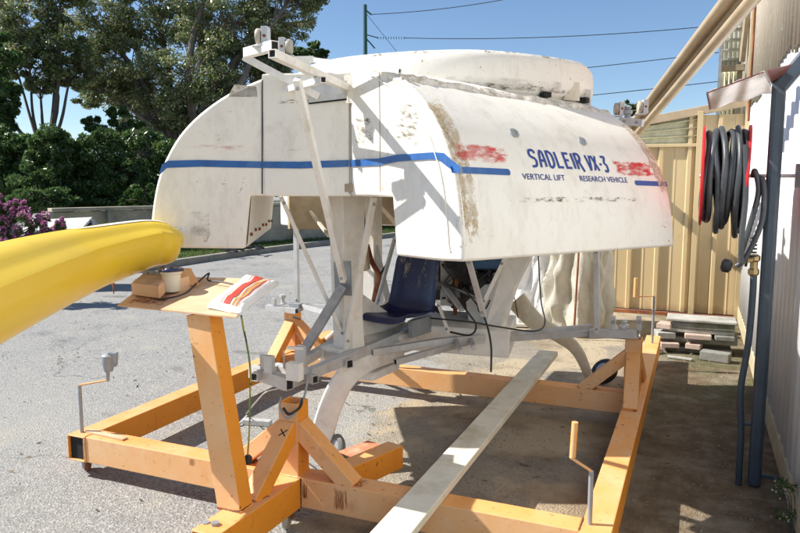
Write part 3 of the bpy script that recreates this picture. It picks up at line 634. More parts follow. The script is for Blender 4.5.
# painted cross on the near brace, welds and rust runs
ax = V((-1.687, 2.513, .368)); nrm = V((-.05, -.72, .69)).normalized()
def bar2(a, b, w_, mat, parent, name, n=nrm): 
    s = (b-a).cross(n).normalized()*w_/2; return MB().add([a-s, b-s, b+s, a+s], [(0, 1, 2, 3)]).build(name, mat, parent)
cdir, cup = V((1, 0, 0)), V((0, .69, .72)).normalized()
c0 = onp(284, 434, V((-1.69, 2.47, .40)), nrm) + nrm*.012
bar2(c0-cdir*.016-cup*.016, c0+cdir*.018+cup*.017, .006, 'dark_void', cr, 'painted_cross'); bar2(c0+cdir*.016-cup*.014, c0-cdir*.017+cup*.016, .006, 'dark_void', cr, 'painted_cross')
def patch(x0, x1, z0, z1, y, name='rust_stain'):
    return MB().sheet(lambda u, v: V((x0+(x1-x0)*u, y, z0+(z1-z0)*v))).build(name, 'rust_run', cr)
patch(-1.80, -1.74, .10, .23, 2.6315); patch(-2.25, -2.2, .18, .229, 2.6315)
MB().sheet(lambda u, v: V((-1.50+.22*u, 2.632+.11*v, .2325))).build('rust_stain', 'rust_run', cr)
def crust(c, rx, ry, rz, seed):     # flaky rust scab built up round a weld
    m = MB(); N, K = 16, 7
    def f(u, v):
        th = 2*PI*u; ph = PI/2*v; k = 1+.45*noise.noise(V((math.cos(th)*2.2+seed, math.sin(th)*2.2, ph*2)))
        return V(c)+V((math.cos(th)*math.cos(ph)*rx*k, math.sin(th)*math.cos(ph)*ry*k, math.sin(ph)*rz))
    m.grid(f, N*2, K).build('rust_scab', 'rusty_steel', cr)
crust((-1.405, 2.688, ZT-.001), .050, .050, .006, 1); crust((-1.688, 2.405, ZT-.001), .050, .035, .006, 4); crust((-1.95, 2.70, ZT-.001), .045, .04, .005, 7); crust((-.60, 4.61, ZT-.001), .04, .045, .005, 9)
MB().sheet(lambda u, v: V((-1.455+.10*u, 2.6318, .095+.14*v))).build('rust_stain', 'rust_run', cr); MB().sheet(lambda u, v: V((-1.635+.07*u, 2.6318, .12+.115*v))).build('rust_stain', 'rust_run', cr)
MB().box((-2.84, 2.69, ZT+.006), (.28, .035, .008), -.05).build('packing_strip', 'tray_paint', cr)
# weld beads at the joints
def weld(a, b, mat='faded_orange_paint', r_=.0045):
    a, b = V(a), V(b); n = max(4, int((b-a).length/.007)); MB().tube([a.lerp(b, i/n)+V((random.uniform(-1, 1), random.uniform(-1, 1), random.uniform(-1, 1)))*.0008 for i in range(n+1)], [r_*random.uniform(.65, 1.15) for _ in range(n+1)], 6).build('weld', mat, cr, smooth=70)
for tx, ty in ((-1.67, 2.68), (-.335, 4.60), (-2.95, 4.75)):
    for s in (-1, 1): weld((tx-.05, ty+s*.052, ZT+.002), (tx+.05, ty+s*.052, ZT+.002)); weld((tx+s*.052, ty-.05, ZT+.002), (tx+s*.052, ty+.05, ZT+.002))
weld((-2.929, 2.632, ZT), (-2.929, 2.745, ZT)); weld((-2.929, 2.631, ZB), (-2.929, 2.631, ZT)); weld((-1.735, 2.631, ZT), (-1.61, 2.631, ZT)); weld((-1.608, 2.631, ZB), (-1.608, 2.631, ZT), 'rusty_steel', .003)
weld((-.366, 2.632, ZT), (-.366, 2.745, ZT), 'rusty_steel'); weld((-.366, 2.631, ZB), (-.366, 2.631, ZT)); weld((-.367, 4.565, ZT), (-.367, 4.67, ZT)); weld((-1.775, 2.245, ZT+.002), (-1.655, 2.24, ZT+.002), 'rusty_steel'); weld((-1.655, 2.24, ZT+.002), (-1.655, 2.33, ZT+.002))
# castors
def caster(x, y, r, rz, zt=ZB, mat='wheel_cream'):
    f = MB().box((x, y, zt-.006), (.08, .08, .012)); M = Matrix.Rotation(rz, 3, 'Z'); ax_ = M @ V((1, 0, 0)); fw = M @ V((0, 1, 0)); hub = V((x, y, r)) + fw*.02
    for s in (-1, 1): f.prism([V((x, y, zt-.012))+ax_*s*.024-fw*.02, V((x, y, zt-.012))+ax_*s*.024+fw*.035, hub+ax_*s*.024+fw*.014, hub+ax_*s*.024-fw*.014], ax_*.004)
    fk = f.build('castor', 'rusty_steel', cr)
    MB().lathe(hub-ax_*.014, ax_, [(r*.5, 0), (r*.9, .001), (r, .006), (r, .022), (r*.9, .027), (r*.5, .028)], 20).build('wheel', mat, fk, smooth=40)
caster(-3.0, 2.70, .042, .6, ZB, 'rusty_steel'); cq = onz(286, 530, 0); caster(cq.x, cq.y, .045, .3, .10); caster(-.31, 6.2, .04, .2); caster(-2.99, 5.3, .04, .1); caster(-.31, 2.65, .04, .4)
# screw jacks with cranked handles
def jack(x, y, v1, arm, g0, g1, matg, gr):
    z1 = zat(x, y, v1); j = MB().tube([(x, y, ZB-.06), (x, y, z1)], .010, 8).build('jack_screw', 'grey_steel', cr, smooth=50)
    e = onp(*arm, V((x, y, z1)), V((FW.x, FW.y, 0)).normalized()); e.z = max(e.z, .3)
    MB().beam((x, y, z1), e, .022, .007, up=V((0, 0, 1))).build('crank_arm', OR, j, bevel=.001)
    a = onp(*g0, e, V((FW.x, FW.y, 0)).normalized()); b = onp(*g1, e, V((FW.x, FW.y, 0)).normalized()); MB().tube([a, b], gr, 10).build('crank_grip', matg, j, smooth=50)
    return a, b
ga, gb = jack(-3.0, 2.68, 385, (108, 380), (107.5, 381), (108, 366), 'grey_steel', .010)
MB().lathe(onp(108.5, 371, ga, V((FW.x, FW.y, 0)).normalized()), (.02, 0, 1), [(.024, 0), (.028, .02), (.034, .045), (.034, .085), (.02, .095)], 12).build('drill_chuck', 'grey_steel', cr, smooth=40)
MB().beam(onp(112, 366, ga, V((FW.x, FW.y, 0)).normalized()), onp(113, 352, ga, V((FW.x, FW.y, 0)).normalized()), .035, .05).build('drill_socket', 'grey_steel', cr, bevel=.006)
jack(-.335, 2.70, 471, (570, 457), (572.5, 457), (575, 422), OR, .0125); jack(-.30, 6.1, 296, (635, 297), (635, 297), (636, 278), OR, .016)
# leaning post and tray
tp = MB().hollow((-1.715, 2.285, ZT-.002), (-1.855, 2.30, 1.035), .115, .085, .006, up=V((0, 1, 0))).build('leaning_post', OR, cr, bevel=.006)
q = [V((-2.27, 2.25, 1.04)), V((-1.64, 2.225, 1.04)), V((-1.88, 2.82, 1.10)), V((-2.46, 2.70, 1.10))]
tray = MB().prism(q, (0, 0, .006)).build('tray', 'tray_paint', cr)
n_ = (q[1]-q[0]).cross(q[3]-q[0]).normalized(); up6 = V((0, 0, .0075))
MB().sheet(lambda u, v: (q[0].lerp(q[1], u*.42)).lerp(q[3].lerp(q[2], u*.42), v*.62)+up6).build('rust_stain', 'rust_run', tray)
# fallen red plate, chain
one('red_plate', MB().prism([onz(338, 452, .07), onz(368, 441, .10), onz(403, 452, .10), onz(362, 462, .07)], (0, 0, .004)), 'faded_red_plate', 'thin faded red steel plate lying beside the small grey wheel', 'plate')
tz_ = lambda u, v: ony(u, v, 2.60)
one('cable_loop', MB().tube(spline([tz_(281, 397), tz_(280, 408), tz_(286, 418), tz_(294, 414), tz_(303, 400), tz_(308, 380), ony(312, 366, 2.7)]), .005, 6), 'grey_steel', 'thin grey cable looped round the near tower head', 'cable')
one('cable_loop', MB().tube(spline([tz_(283, 408), tz_(289, 414), tz_(299, 408), tz_(303, 398)]), .007, 6), 'engine_dark', 'short dark chain hanging across the near tower head', 'chain')

# ================================================================== THINGS ON THE TRAY
def tt(u, v, dz=0):      # point on the sloping tray seen at (u, v)
    p = onp(u, v, q[0], n_); return p + V((0, 0, .008+dz))
bx = root('control_box', tuple(tt(152, 292)), 'small tan metal box with a folded flap on the rusty end of the tray', 'metal box')
pts = [tt(132, 297), tt(160, 301), tt(171, 290), tt(147, 284)]
MB().prism(pts, (-.004, 0, .055)).build('housing', 'tray_paint', bx, bevel=.006)
MB().prism([p+V((0, 0, .056)) for p in (pts[0]*.94+pts[2]*.06, pts[1]*.94+pts[3]*.06, pts[2]*.9+pts[0]*.1, pts[3]*.9+pts[1]*.1)], (0, 0, .004)).build('lid', 'cardboard', bx)
MB().beam(tt(179, 292), tt(190, 288), .006, .10).build('flap', 'tray_paint', bx); MB().beam(tt(184, 283, .06), tt(192, 288, .005), .07, .004).build('flap', 'faded_orange_paint', bx)
for k in range(3): MB().box(pts[3].lerp(pts[0], .3)+V((.03+.035*k, 0, .066)), (.028, .03, .014), .2*k).build('terminal', 'grey_steel', bx)
MB().tube(spline([tt(136, 288, .03), tt(150, 296, .045), tt(160, 300, .04)]), .004, 6).build('tie_wire', 'black_rubber', bx)
pt = root('pot', tuple(tt(171, 289)), 'cream plastic pot with a dark blue lid standing on the tray', 'pot')
pc = tt(172, 293); MB().lathe(pc, (0, 0, 1), [(.034, 0), (.038, .01), (.042, .078), (.048, .082), (.048, .092)], 24).build('bowl', 'pot_cream', pt, smooth=35)
MB().lathe(pc+V((0, 0, .093)), (0, 0, 1), [(.056, 0), (.058, .007), (.052, .012), (.034, .012), (.032, .015), (.012, .015), (.010, .020)], 24).build('lid', 'pot_lid', pt, smooth=35)
MB().tube([pc+V((-.05, .01, .098)), pc+V((-.075, .02, .09))], .016, 8).build('spout', 'pot_lid', pt, smooth=40)
b4 = [tt(247, 279.5), tt(279, 284), tt(241, 316), tt(207, 310)]; b4[1].z -= .01; b4 = [b4[3], b4[2], b4[1], b4[0]]
bagc = (b4[0]+b4[1]+b4[2]+b4[3])/4
bag = root('carry_bag', tuple(bagc-V((0, 0, 0))), 'folded white plastic bag with red and orange stripes on the tray end', 'bag')
def bagf(u, v, off=0):
    a = b4[0].lerp(b4[1], u); b = b4[3].lerp(b4[2], u); p = a.lerp(b, v); e = min(u, 1-u, v, 1-v); h = .036*min(1, max(0, e)/.16)**.5
    return p + V((0, 0, .004+h*(.85+.25*noise.noise(p*9)) + .008*noise.noise(p*12) + off))
MB().grid(bagf, 26, 26).build('upper_layer', 'bag_plastic', bag, smooth=80)
MB().grid(lambda u, v: bagf(u, v)*1.0 - V((0, 0, 2*(bagf(u, v).z-(b4[0].lerp(b4[1], u).lerp(b4[3].lerp(b4[2], u), v)).z)*.35)) + V((0, 0, -.001)), 20, 20).build('lower_layer', 'bag_plastic', bag, smooth=80)
for u0, u1, m_ in ((.42, .60, 'bag_red'), (.34, .36, 'bag_red'), (.66, .70, 'bag_orange'), (.74, .80, 'bag_orange'), (.84, .86, 'bag_red')):
    MB().grid(lambda u, v: bagf(u0+(u1-u0)*u, .05+.9*v, .0035), 6, 26).build('stripe', m_, bag, smooth=80)
cb = MB().tube(spline([tt(141, 290, .02), tt(155, 300, .0), tt(170, 301, .006), tt(186, 296, .006), tt(196, 287, .006), tt(209, 279, .02), tt(208, 283, .006), tt(222, 285, .006), tt(236, 288, .006)]), .0042, 6)
one('lead', cb, 'black_rubber', 'black lead looping over the tray from the tan box to the bag', 'cable')
for i, (mt, o_, lab) in enumerate([('black_rubber', 0, 'black strand of the hanging lead beside the leaning post'), ('cable_green', .007, 'green strand of the hanging lead beside the leaning post'), ('cable_yellow', -.006, 'yellow strand of the hanging lead beside the leaning post')]):
    pp = [ony(u+o_*80*math.sin(k*2.2+i*2), v, 2.36) for k, (u, v) in enumerate([(241, 315), (244, 330), (247, 345), (250, 368), (250.5, 385), (250, 405), (249, 430), (248, 458)])]
    if i == 0: pp = pp[:5]
    one('hanging_lead', MB().tube(spline(pp), .0032, 6), mt, lab, 'cable', 'strands of the hanging lead')
one('plug', MB().lathe(ony(248, 464, 2.36), (0, 0, 1), [(.012, 0), (.018, .006), (.018, .03), (.009, .04)], 10), 'black_rubber', 'black plug at the lower end of the hanging lead', 'plug', smooth=40)
off = root('aluminium_offcut', tuple(onz(252, 421, 0)), 'small aluminium bracket lying on the ground behind the leaning post', 'bracket')
MB().beam(onz(244, 421, .02), onz(271, 423, .02), .05, .035).build('channel', 'dull_aluminium', off, bevel=.003); MB().tube([onz(238, 425, .01), onz(247, 416, .04)], .008, 6).build('pin', 'dull_aluminium', off)
one('rope', MB().tube(spline([onz(246, 414, .06), ony(255, 403, 2.9), ony(266, 392, 2.85), ony(281, 388, 2.8)]), .004, 5), 'dull_aluminium', 'thin pale cable from the ground bracket up to the vehicle arm', 'cable')
# long timber plank across the cradle
pa = (onz(372, 533, .27)+onz(408, 533, .27))/2; pb_ = (onz(541, 352, .27)+onz(556, 349, .27))/2; pd = (pb_-pa).normalized()
one('plank', MB().beam(pa-pd*.75+V((0, 0, -.018)), pb_+V((0, 0, -.018)), .145, .036), 'timber_cream', 'long cream timber plank lying across the cradle from near edge to back', 'plank', bevel=.004)

# ================================================================== YELLOW HULL
yh = root('yellow_hull', (-2.62, 2.9, 1.1), 'long yellow fibreglass float running out of the photo at the left', 'float')
st = [  # centre px, half-height px, depth
 (183, 243, 3, 3.47), (178, 242, 13, 3.46), (167, 243, 21, 3.43), (148, 243, 25, 3.37), (120, 249, 29, 3.24), (90, 257, 33, 3.08), (56, 268, 39, 2.9), (20, 281, 45, 2.66), (-20, 297, 51, 2.42), (-80, 322, 60, 2.12), (-130, 345, 66, 1.9), (-140, 349, 30, 1.87), (-142, 350, 2, 1.865)]
cen = spline([atd(u, v, d) for u, v, h, d in st], 4); hh = spline([V((h*d/FPX, 0, 0)) for u, v, h, d in st], 4); nn = len(cen)-1
def hull(u, v, k0=0, k1=1, off=0):
    i = min(int(u*nn), nn-1); f = u*nn-i; c = cen[i].lerp(cen[i+1], f); h = hh[i].lerp(hh[i+1], f).x + off
    d = (cen[min(i+1, nn)]-cen[max(i-1, 0)]).normalized(); s = d.cross(V((0, 0, 1))).normalized(); upv = s.cross(d).normalized()
    if upv.z < 0: upv = -upv
    th = 2*PI*v; x, z = math.cos(th), math.sin(th)
    e = 1.25 if z > 0 else 1.0
    w_ = 1.0 + .1*z
    z2 = z if z < 0 else math.copysign(abs(z)**.9, z)*.92
    ridge = .085*math.exp(-((v-.425)/.016)**2) - .085*math.exp(-((v-.365)/.05)**2)
    ridge *= min(1, u*5)
    return c + s*x*h*1.05*w_*(1+ridge) + upv*z2*h*(1+ridge)
m = MB().grid(lambda u, v: hull(u, v), 60, 44); m.build('shell', 'yellow_gelcoat', yh, smooth=60)
def sd_(u): return 
m = MB().grid(lambda u, v: hull(.14+.32*u, .262+.030*v*(1-abs(2*u-1)**3), off=.003), 40, 3); m.build('sunlit_gunwale', 'white_paint', yh, smooth=60)  # white strip painting in the sunlit top edge of the hull
MB().tube([atd(113.5, 283, 3.3), atd(113.8, 294, 3.3)], [.006, .002], 6).build('drain_nipple', 'rusty_steel', yh)
MB().tube([cen[3]+V((.0, 0, .05)), (-2.93, 3.35, 1.32), (-2.96, 3.6, 1.40)], .02, 8).build('fixing_stay', 'dull_aluminium', yh)
# ================================================================== THE VEHICLE
random.seed(5)
CX, CY = -1.65, 4.0; RO, AH = 1.365, .72; TH0 = R(121.4)
ve = root('research_vehicle', (CX, CY, 0), 'large white fibreglass vertical lift vehicle with blue stripe resting on the orange cradle', 'aircraft')
WB = 'aged_white_fibreglass'
def nt_(k): a = TH0+k*2*PI/3; return V((math.sin(a), math.cos(a), 0)), V((math.sin(a-PI/2), math.cos(a-PI/2), 0))
def FP(k, rr, t, z): n, tt_ = nt_(k); return V((CX, CY, z)) + n*rr + tt_*t
PROF = [(1.365, 1.25), (1.353, 1.39), (1.325, 1.54), (1.283, 1.66), (1.208, 1.79), (1.105, 1.90), (.965, 2.00), (.81, 2.07), (.73, 2.095)]
pf = [(p.x, p.z) for p in spline([V((a, 0, b)) for a, b in PROF], 4)]
def DZ(t, z=1.4): return -(.013+.057*min(1, max(0, (z-1.25)/.75)))*(t+AH)/(2*AH)
def rr_at(z):
    for (r0, z0), (r1, z1) in zip(pf, pf[1:]):
        if z0 <= z <= z1: return r0+(r1-r0)*(z-z0)/(z1-z0)
    return pf[-1][0] if z > 2 else pf[0][0]
loop = pf + [(.62, 2.098), (.51, 2.098), (.51, 1.50), (.70, 1.50), (.868, 1.50), (.878, 1.42), (.90, 1.235), (1.0, 1.236), (1.2, 1.24)]
fair = []
for k in range(3):
    m = MB(); NU = 30; n = len(loop); vs = []
    for i in range(NU+1):
        t = -AH + 2*AH*i/NU
        for j, (r_, z) in enumerate(loop):
            p = FP(k, r_, t, z); n3 = noise.noise(p*1.7)*.010
            nn_, t_ = nt_(k)
            if j < len(pf)-1: p = p + nn_*n3
            vs.append(p + V((0, 0, DZ(t, z) if k == 0 else 0)))
    fs = [(i*n+j, i*n+(j+1) % n, (i+1)*n+(j+1) % n, (i+1)*n+j) for i in range(NU) for j in range(n)] + [tuple(range(n)), tuple(NU*n+j for j in range(n))]
    m.add(vs, fs); fair.append(m.build('side_fairing', WB, ve, smooth=32, bevel=.012))
for k in range(3):     # corner panels between fairing k and fairing k+1
    A = FP((k+1) % 3, .80, AH, 0); B = FP(k, .51, -AH, 0); C_ = FP((k+1) % 3, .51, AH, 0); cn = (A+B)/2; out = (cn-V((CX, CY, 0))).normalized()
    q1 = [A+out*.003, B+out*.003, B-out*.25, C_-out*.2]
    MB().prism([p+V((0, 0, 1.498)) for p in q1], (0, 0, .600)).build('corner_panel', WB, ve, bevel=.008)
hexa = []
for k in (0, 2, 1): 
    hexa += [FP(k, .56, -AH*.98, 0), FP(k, .56, AH*.98, 0)]
hexa.sort(key=lambda p: math.atan2(p.y-CY, p.x-CX))
MB().prism([V((p.x, p.y, 1.95)) for p in hexa], (0, 0, .135)).build('top_deck', WB, ve)
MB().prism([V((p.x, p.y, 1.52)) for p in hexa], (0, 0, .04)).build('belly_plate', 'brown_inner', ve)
# inside faces of the hanging skirts, with bolt heads
for k in range(3):
    m = MB().add([FP(k, .895, -AH+.01, 1.245)-nt_(k)[0]*.004, FP(k, .895, AH-.01, 1.245)-nt_(k)[0]*.004, FP(k, .868, AH-.01, 1.498)-nt_(k)[0]*.004, FP(k, .868, -AH+.01, 1.498)-nt_(k)[0]*.004], [(0, 1, 2, 3)])
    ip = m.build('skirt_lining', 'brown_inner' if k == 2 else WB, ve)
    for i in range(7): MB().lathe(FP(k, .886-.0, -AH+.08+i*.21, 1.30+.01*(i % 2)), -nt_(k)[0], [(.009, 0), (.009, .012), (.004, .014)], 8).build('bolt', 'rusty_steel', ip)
# low rear valance between the second and third fairings
vA = FP(1, .895, -AH, 0); vB = FP(2, .90, AH, 0)
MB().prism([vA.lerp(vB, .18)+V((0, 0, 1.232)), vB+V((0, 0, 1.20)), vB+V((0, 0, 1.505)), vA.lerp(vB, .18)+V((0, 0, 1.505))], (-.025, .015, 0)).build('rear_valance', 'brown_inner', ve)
tc = V((-2.955, 4.70, 1.372)); MB().box(tc, (.17, .03, .28), math.atan2(-.5, .87)).build('rear_valance_tip', 'white_paint', ve, bevel=.012)
# raised lip and rim on the sunlit cap, deck coaming, seams
def cap_pt(k, s, r_, z, off=.0): return FP(k, r_, s*(AH+off), z + (DZ(s*AH, z) if k == 0 else 0))
lp = [cap_pt(0, -1, r_-.085*(1 if z > 1.3 else .9), z-.02*(z > 1.9), .002) for r_, z in pf[1:-3]]
MB().tube(lp, .005, 8).build('edge_bead', WB, fair[0], smooth=60)
lp = [cap_pt(0, -1, r_-.014, z-.006, -.013) for r_, z in pf[2:]]
MB().tube(lp, .018, 8).build('edge_bead', WB, fair[0], smooth=60)
def coaming(k, rr0, z0, h, w_, name='coaming'):
    m = MB(); N = 44; vs = []
    for i in range(N+1):
        t = -AH*1.0 + 2*AH*i/N
        for a, b in ((-.5, 0), (-.45, 1), (.35, 1), (.55, .4), (.6, 0)):
            p = FP(k, rr0+a*w_, t, z0+b*h+(DZ(t, 2.0) if k == 0 else 0)); j = noise.noise(p*9+V((k, 0, 0)))+.6*noise.noise(p*31)
            vs.append(p + V((0, 0, j*.009*b)) + nt_(k)[0]*j*.010)
    m.add(vs, [(i*5+j, i*5+j+1, (i+1)*5+j+1, (i+1)*5+j) for i in range(N) for j in range(4)] + [(0, 1, 2, 3, 4), tuple(N*5+j for j in range(5))])
    return m.build(name, 'weathered_lip', ve, smooth=50)
for k in range(3): coaming(k, .885, 1.985, .055, .12)
MB().sheet(lambda u, v: FP(0, .955-.10*v, -AH+2*AH*u, 2.012+.024*v+DZ(-AH+2*AH*u, 2.0)), 60, 6).build('grime', 'grime_line', ve)
MB().sheet(lambda u, v: FP(0, .958-.04*v, -AH+2*AH*u, 1.985+.055*v+DZ(-AH+2*AH*u, 2.0)), 60, 6).build('peeled_paint', 'peeled_tan', ve)
# cowl ring
RCX, RCY = -1.55, 4.36; ringp = [(.900, 1.96), (.910, 2.02), (.895, 2.025), (.925, 2.045), (.940, 2.10), (.942, 2.17), (.934, 2.215), (.915, 2.240), (.885, 2.248), (.862, 2.235), (.850, 2.18), (.850, 1.96)]
def ringf(u, v):
    a = 2*PI*u; i = min(int(v*(len(ringp)-1)), len(ringp)-2); f = v*(len(ringp)-1)-i; r_ = ringp[i][0]*(1-f)+ringp[i+1][0]*f; z = ringp[i][1]*(1-f)+ringp[i+1][1]*f
    p = V((RCX+r_*math.cos(a), RCY+r_*math.sin(a), z)); return p + V((math.cos(a), math.sin(a), .4))*noise.noise(p*2.2)*.012
rg = MB().grid(ringf, 110, 22).build('cowl_ring', WB, ve, smooth=45)
rs_ = lambda z: np.interp(z, [1.96, 2.02, 2.025, 2.045, 2.10, 2.17, 2.215, 2.24], [.900, .910, .895, .925, .940, .942, .934, .915])
for z0, z1, mt in ((2.035, 2.085, 'grime_line'), (2.225, 2.244, 'grime_line'), (2.02, 2.12, 'grime_smudge')):
    def gf(u, v):
        a = -PI*.95+PI*1.0*u; z = z0+(z1-z0)*v; p = V((RCX+rs_(z)*math.cos(a), RCY+rs_(z)*math.sin(a), z)); return p + V((math.cos(a), math.sin(a), .4))*(noise.noise(p*2.2)*.012) + V((math.cos(a), math.sin(a), .3))*.004
    MB().sheet(gf, 90, 6).build('grime', mt, rg)
MB().lathe((RCX, RCY, 2.09), (0, 0, 1), [(.855, 0), (.855, .006)], 40).build('duct_floor', 'brown_inner', ve)
MB().lathe((RCX, RCY, 2.07), (0, 0, 1), [(.16, .02), (.16, .07), (.10, .11), (.02, .12)], 24).build('hub', 'dull_aluminium', ve, smooth=40)
for k in range(6):
    a = k*PI/3+.2; d = V((math.cos(a), math.sin(a), 0)); MB().beam(V((RCX, RCY, 2.13))+d*.15, V((RCX, RCY, 2.14))+d*.82, .09, .012).build('vane', 'white_paint', ve)
for a, w_ in ((R(-67), .05), (R(-35), .04), (R(-12), .05)):
    p = V((RCX+.94*math.cos(a), RCY+.925*math.sin(a), 2.032)); MB().box(p, (w_, .05, .028), a).build('notch', 'rusty_steel' if a < -1 else 'dark_void', rg)
a = R(-20); p = V((RCX+.925*math.cos(a), RCY+.925*math.sin(a), 2.02)); MB().prism([p, p+V((-.03, -.06, 0)), p+V((0, -.02, .10))], (.04, .05, 0)).build('gusset', 'timber_cream', rg)
# decals lying on the skin of a fairing
def skin(k, t, z, off=.0035):
    if k == 0: z = z - DZ(t, z)
    r_ = rr_at(z); e = .01; r2 = rr_at(min(z+e, 2.09)); nn_, t_ = nt_(k); sl_ = V((0, 0, 1))*(r_-r2)+nn_*e; sl_.normalize()
    p0 = FP(k, r_, t, z); n3 = noise.noise(p0*1.7)*.010
    return p0 + nn_*n3 + sl_*off + V((0, 0, DZ(t, z) if k == 0 else 0))
def decal(k, t0, t1, z0, z1, mat, name, dz=0.0, off=.0035, nu=24, nv=8):
    return MB().sheet(lambda u, v: skin(k, t0+(t1-t0)*u, z0+(z1-z0)*v+dz*u, off), nu, nv).build(name, mat, fair[k])
decal(0, -.745, -.35, 1.640, 1.745, 'red_smear', 'red_mark', -.01); decal(0, .285, .685, 1.592, 1.692, 'red_smear', 'red_mark', -.012)
decal(0, -.62, .66, 1.478, 1.512, 'grime_line', 'grime_line', -.012, .003, 60); decal(0, -.728, -.610, 1.24, 2.02, 'peeled_tan', 'peeled_paint', 0, .0022, 8, 50); decal(0, -.725, -.668, 1.24, 2.03, 'peeled_tan', 'peeled_paint', 0, .0030, 8, 50)
decal(0, .630, .725, 1.45, 1.95, 'peeled_tan', 'peeled_paint', 0, .004, 6, 30)
decal(0, -.60, -.55, 1.90, 2.0, 'grime_smudge', 'grime', -.0, .004)
def band(k, t0, t1, z0, z1, half, cap0, cap1, name='stripe'):
    def f(u, v):
        t = t0+(t1-t0)*u; z = z0+(z1-z0)*u; h = half
        for on, d in ((cap0, t-t0), (cap1, t1-t)):
            if on and d < half: h = half*math.sqrt(max(0, 1-(1-d/half)**2))
        return skin(k, t, z+(v*2-1)*h, .0028)
    return MB().grid(f, 60, 2).build(name, 'stripe_blue', fair[k])
band(0, -.735, -.405, 1.618, 1.610, .0135, False, True); band(0, .455, .722, 1.566, 1.560, .0120, True, False)
# stripe, marks and seams on the flat faces, surveyed on their own planes
n1, t1_ = nt_(1); n0, t0_ = nt_(0)
Acap2 = FP(1, .8, AH, 1.8); Bcap = FP(0, .51, -AH, 1.8); pn = (Bcap-Acap2).cross(V((0, 0, 1))).normalized()
if pn.y > 0: pn = -pn
pls = {'cap2': (Acap2, t1_), 'panel': (Acap2+V((0, -.003, 0)), pn), 'cap0': (Bcap, -t0_)}
FADE = ('red_smear', 'pale_red_smear', 'peeled_tan', 'grime_line', 'grime_smudge', 'rust_run')
def flat(which, top, bot, mat, name, off=.004):
    p, n = pls[which]; m = MB(); N = len(top)
    if mat in FADE:
        tp = [onp(u, v, p, n)+n*off for u, v in top]; bt = [onp(u, v, p, n)+n*off for u, v in bot]
        def ff(u, v):
            i = min(int(u*(N-1)), N-2); f = u*(N-1)-i; return tp[i].lerp(tp[i+1], f).lerp(bt[i].lerp(bt[i+1], f), v)
        return MB().sheet(ff, 16, 8).build(name, mat, fair[1] if which == 'cap2' else (ve if which == 'panel' else fair[0]))
    if 1: 
        vs = [onp(u, v, p, n)+n*off for u, v in top] + [onp(u, v, p, n)+n*off for u, v in bot]
    m.add(vs, [(i, i+1, N+i+1, N+i) for i in range(N-1)]); return m.build(name, mat, fair[1] if which == 'cap2' else (ve if which == 'panel' else fair[0]))
flat('cap2', [(162, 164.5), (168, 160.8), (200, 160.0), (230, 160.8), (261.5, 161.5)], [(158.8, 176), (167, 168), (200, 166.8), (230, 167.5), (261.5, 168)], 'stripe_blue', 'stripe')
flat('panel', [(262.5, 161.5), (300, 161.8), (349, 160)], [(262.5, 168), (300, 168.6), (349, 166.8)], 'stripe_blue', 'stripe', .005)
flat('cap0', [(351, 160), (379, 158.6), (399, 154.6), (434, 152.3), (445, 153), (454, 161), (461.5, 166.5)], [(351, 166.8), (379, 165.6), (399, 161.6), (432, 159.2), (440, 160), (450, 168), (461.5, 174.5)], 'stripe_blue', 'stripe', .006)
flat('cap2', [(170, 141), (215, 141), (260, 143)], [(170, 153), (215, 153), (260, 153)], 'pale_red_smear', 'red_mark', .005)
flat('panel', [(266, 143), (300, 143), (316, 140)], [(266, 153), (300, 152), (316, 152)], 'pale_red_smear', 'red_mark', .006)
flat('panel', [(263, 99), (300, 98), (326, 101)], [(263, 106), (300, 105), (326, 105)], 'grime_line', 'grime_line', .006)
flat('cap0', [(398, 78), (425, 96)], [(388, 150), (425, 160)], 'grime_line', 'crazing', .004); flat('cap0', [(352, 110), (378, 112)], [(352, 150), (378, 155)], 'grime_line', 'crazing', .005)
flat('cap2', [(185, 205), (215, 205)], [(185, 243), (215, 243)], 'grime_smudge', 'grime', .004)
for which, (u0, v0, u1, v1) in (('panel', (262.3, 80, 262.3, 194)), ('cap0', (379.5, 72, 380.5, 192)), ('panel', (349.5, 90, 349.5, 194))):
    p, n = pls[which]; a = onp(u0, v0, p, n)+n*.001; b = onp(u1, v1, p, n)+n*.001
    MB().tube([a, b], .0035 if u0 < 300 else .0022, 5).build('seam', 'engine_dark' if u0 < 300 else 'brown_inner', ve)
# lettering
def lettering(body, x0, x1, zb0, zb1, h, wt, mat='lettering_blue'):
    cu = bpy.data.curves.new('lettering', 'FONT'); cu.body = body; cu.size = 1; cu.offset = wt; cu.resolution_u = 4; cu.space_character = 1.05
    ob = bpy.data.objects.new('t', cu); COL.objects.link(ob); dg = bpy.context.evaluated_depsgraph_get(); dg.update(); me = bpy.data.meshes.new_from_object(ob.evaluated_get(dg))
    bpy.data.objects.remove(ob); bm = bmesh.new(); bm.from_mesh(me)
    bmesh.ops.subdivide_edges(bm, edges=[e for e in bm.edges if e.calc_length() > .25], cuts=3); bmesh.ops.triangulate(bm, faces=bm.faces)
    xs = [v.co.x for v in bm.verts]; ys = [v.co.y for v in bm.verts]; X0, X1, Y0, Y1 = min(xs), max(xs), min(ys), max(ys)
    for v in bm.verts:
        u = (v.co.x-X0)/(X1-X0); t = x0+(x1-x0)*u; p = skin(0, t, zb0+(zb1-zb0)*u+(v.co.y-Y0)/(Y1-Y0)*h, .0022); v.co = p-V(ve['_o'])
    bm.to_mesh(me); bm.free(); me.materials.clear(); me.materials.append(MATS[mat]); me.name = 'lettering'
    o = bpy.data.objects.new('lettering', me); COL.objects.link(o); o.parent = fair[0]; o['_o'] = ve['_o']
    return o
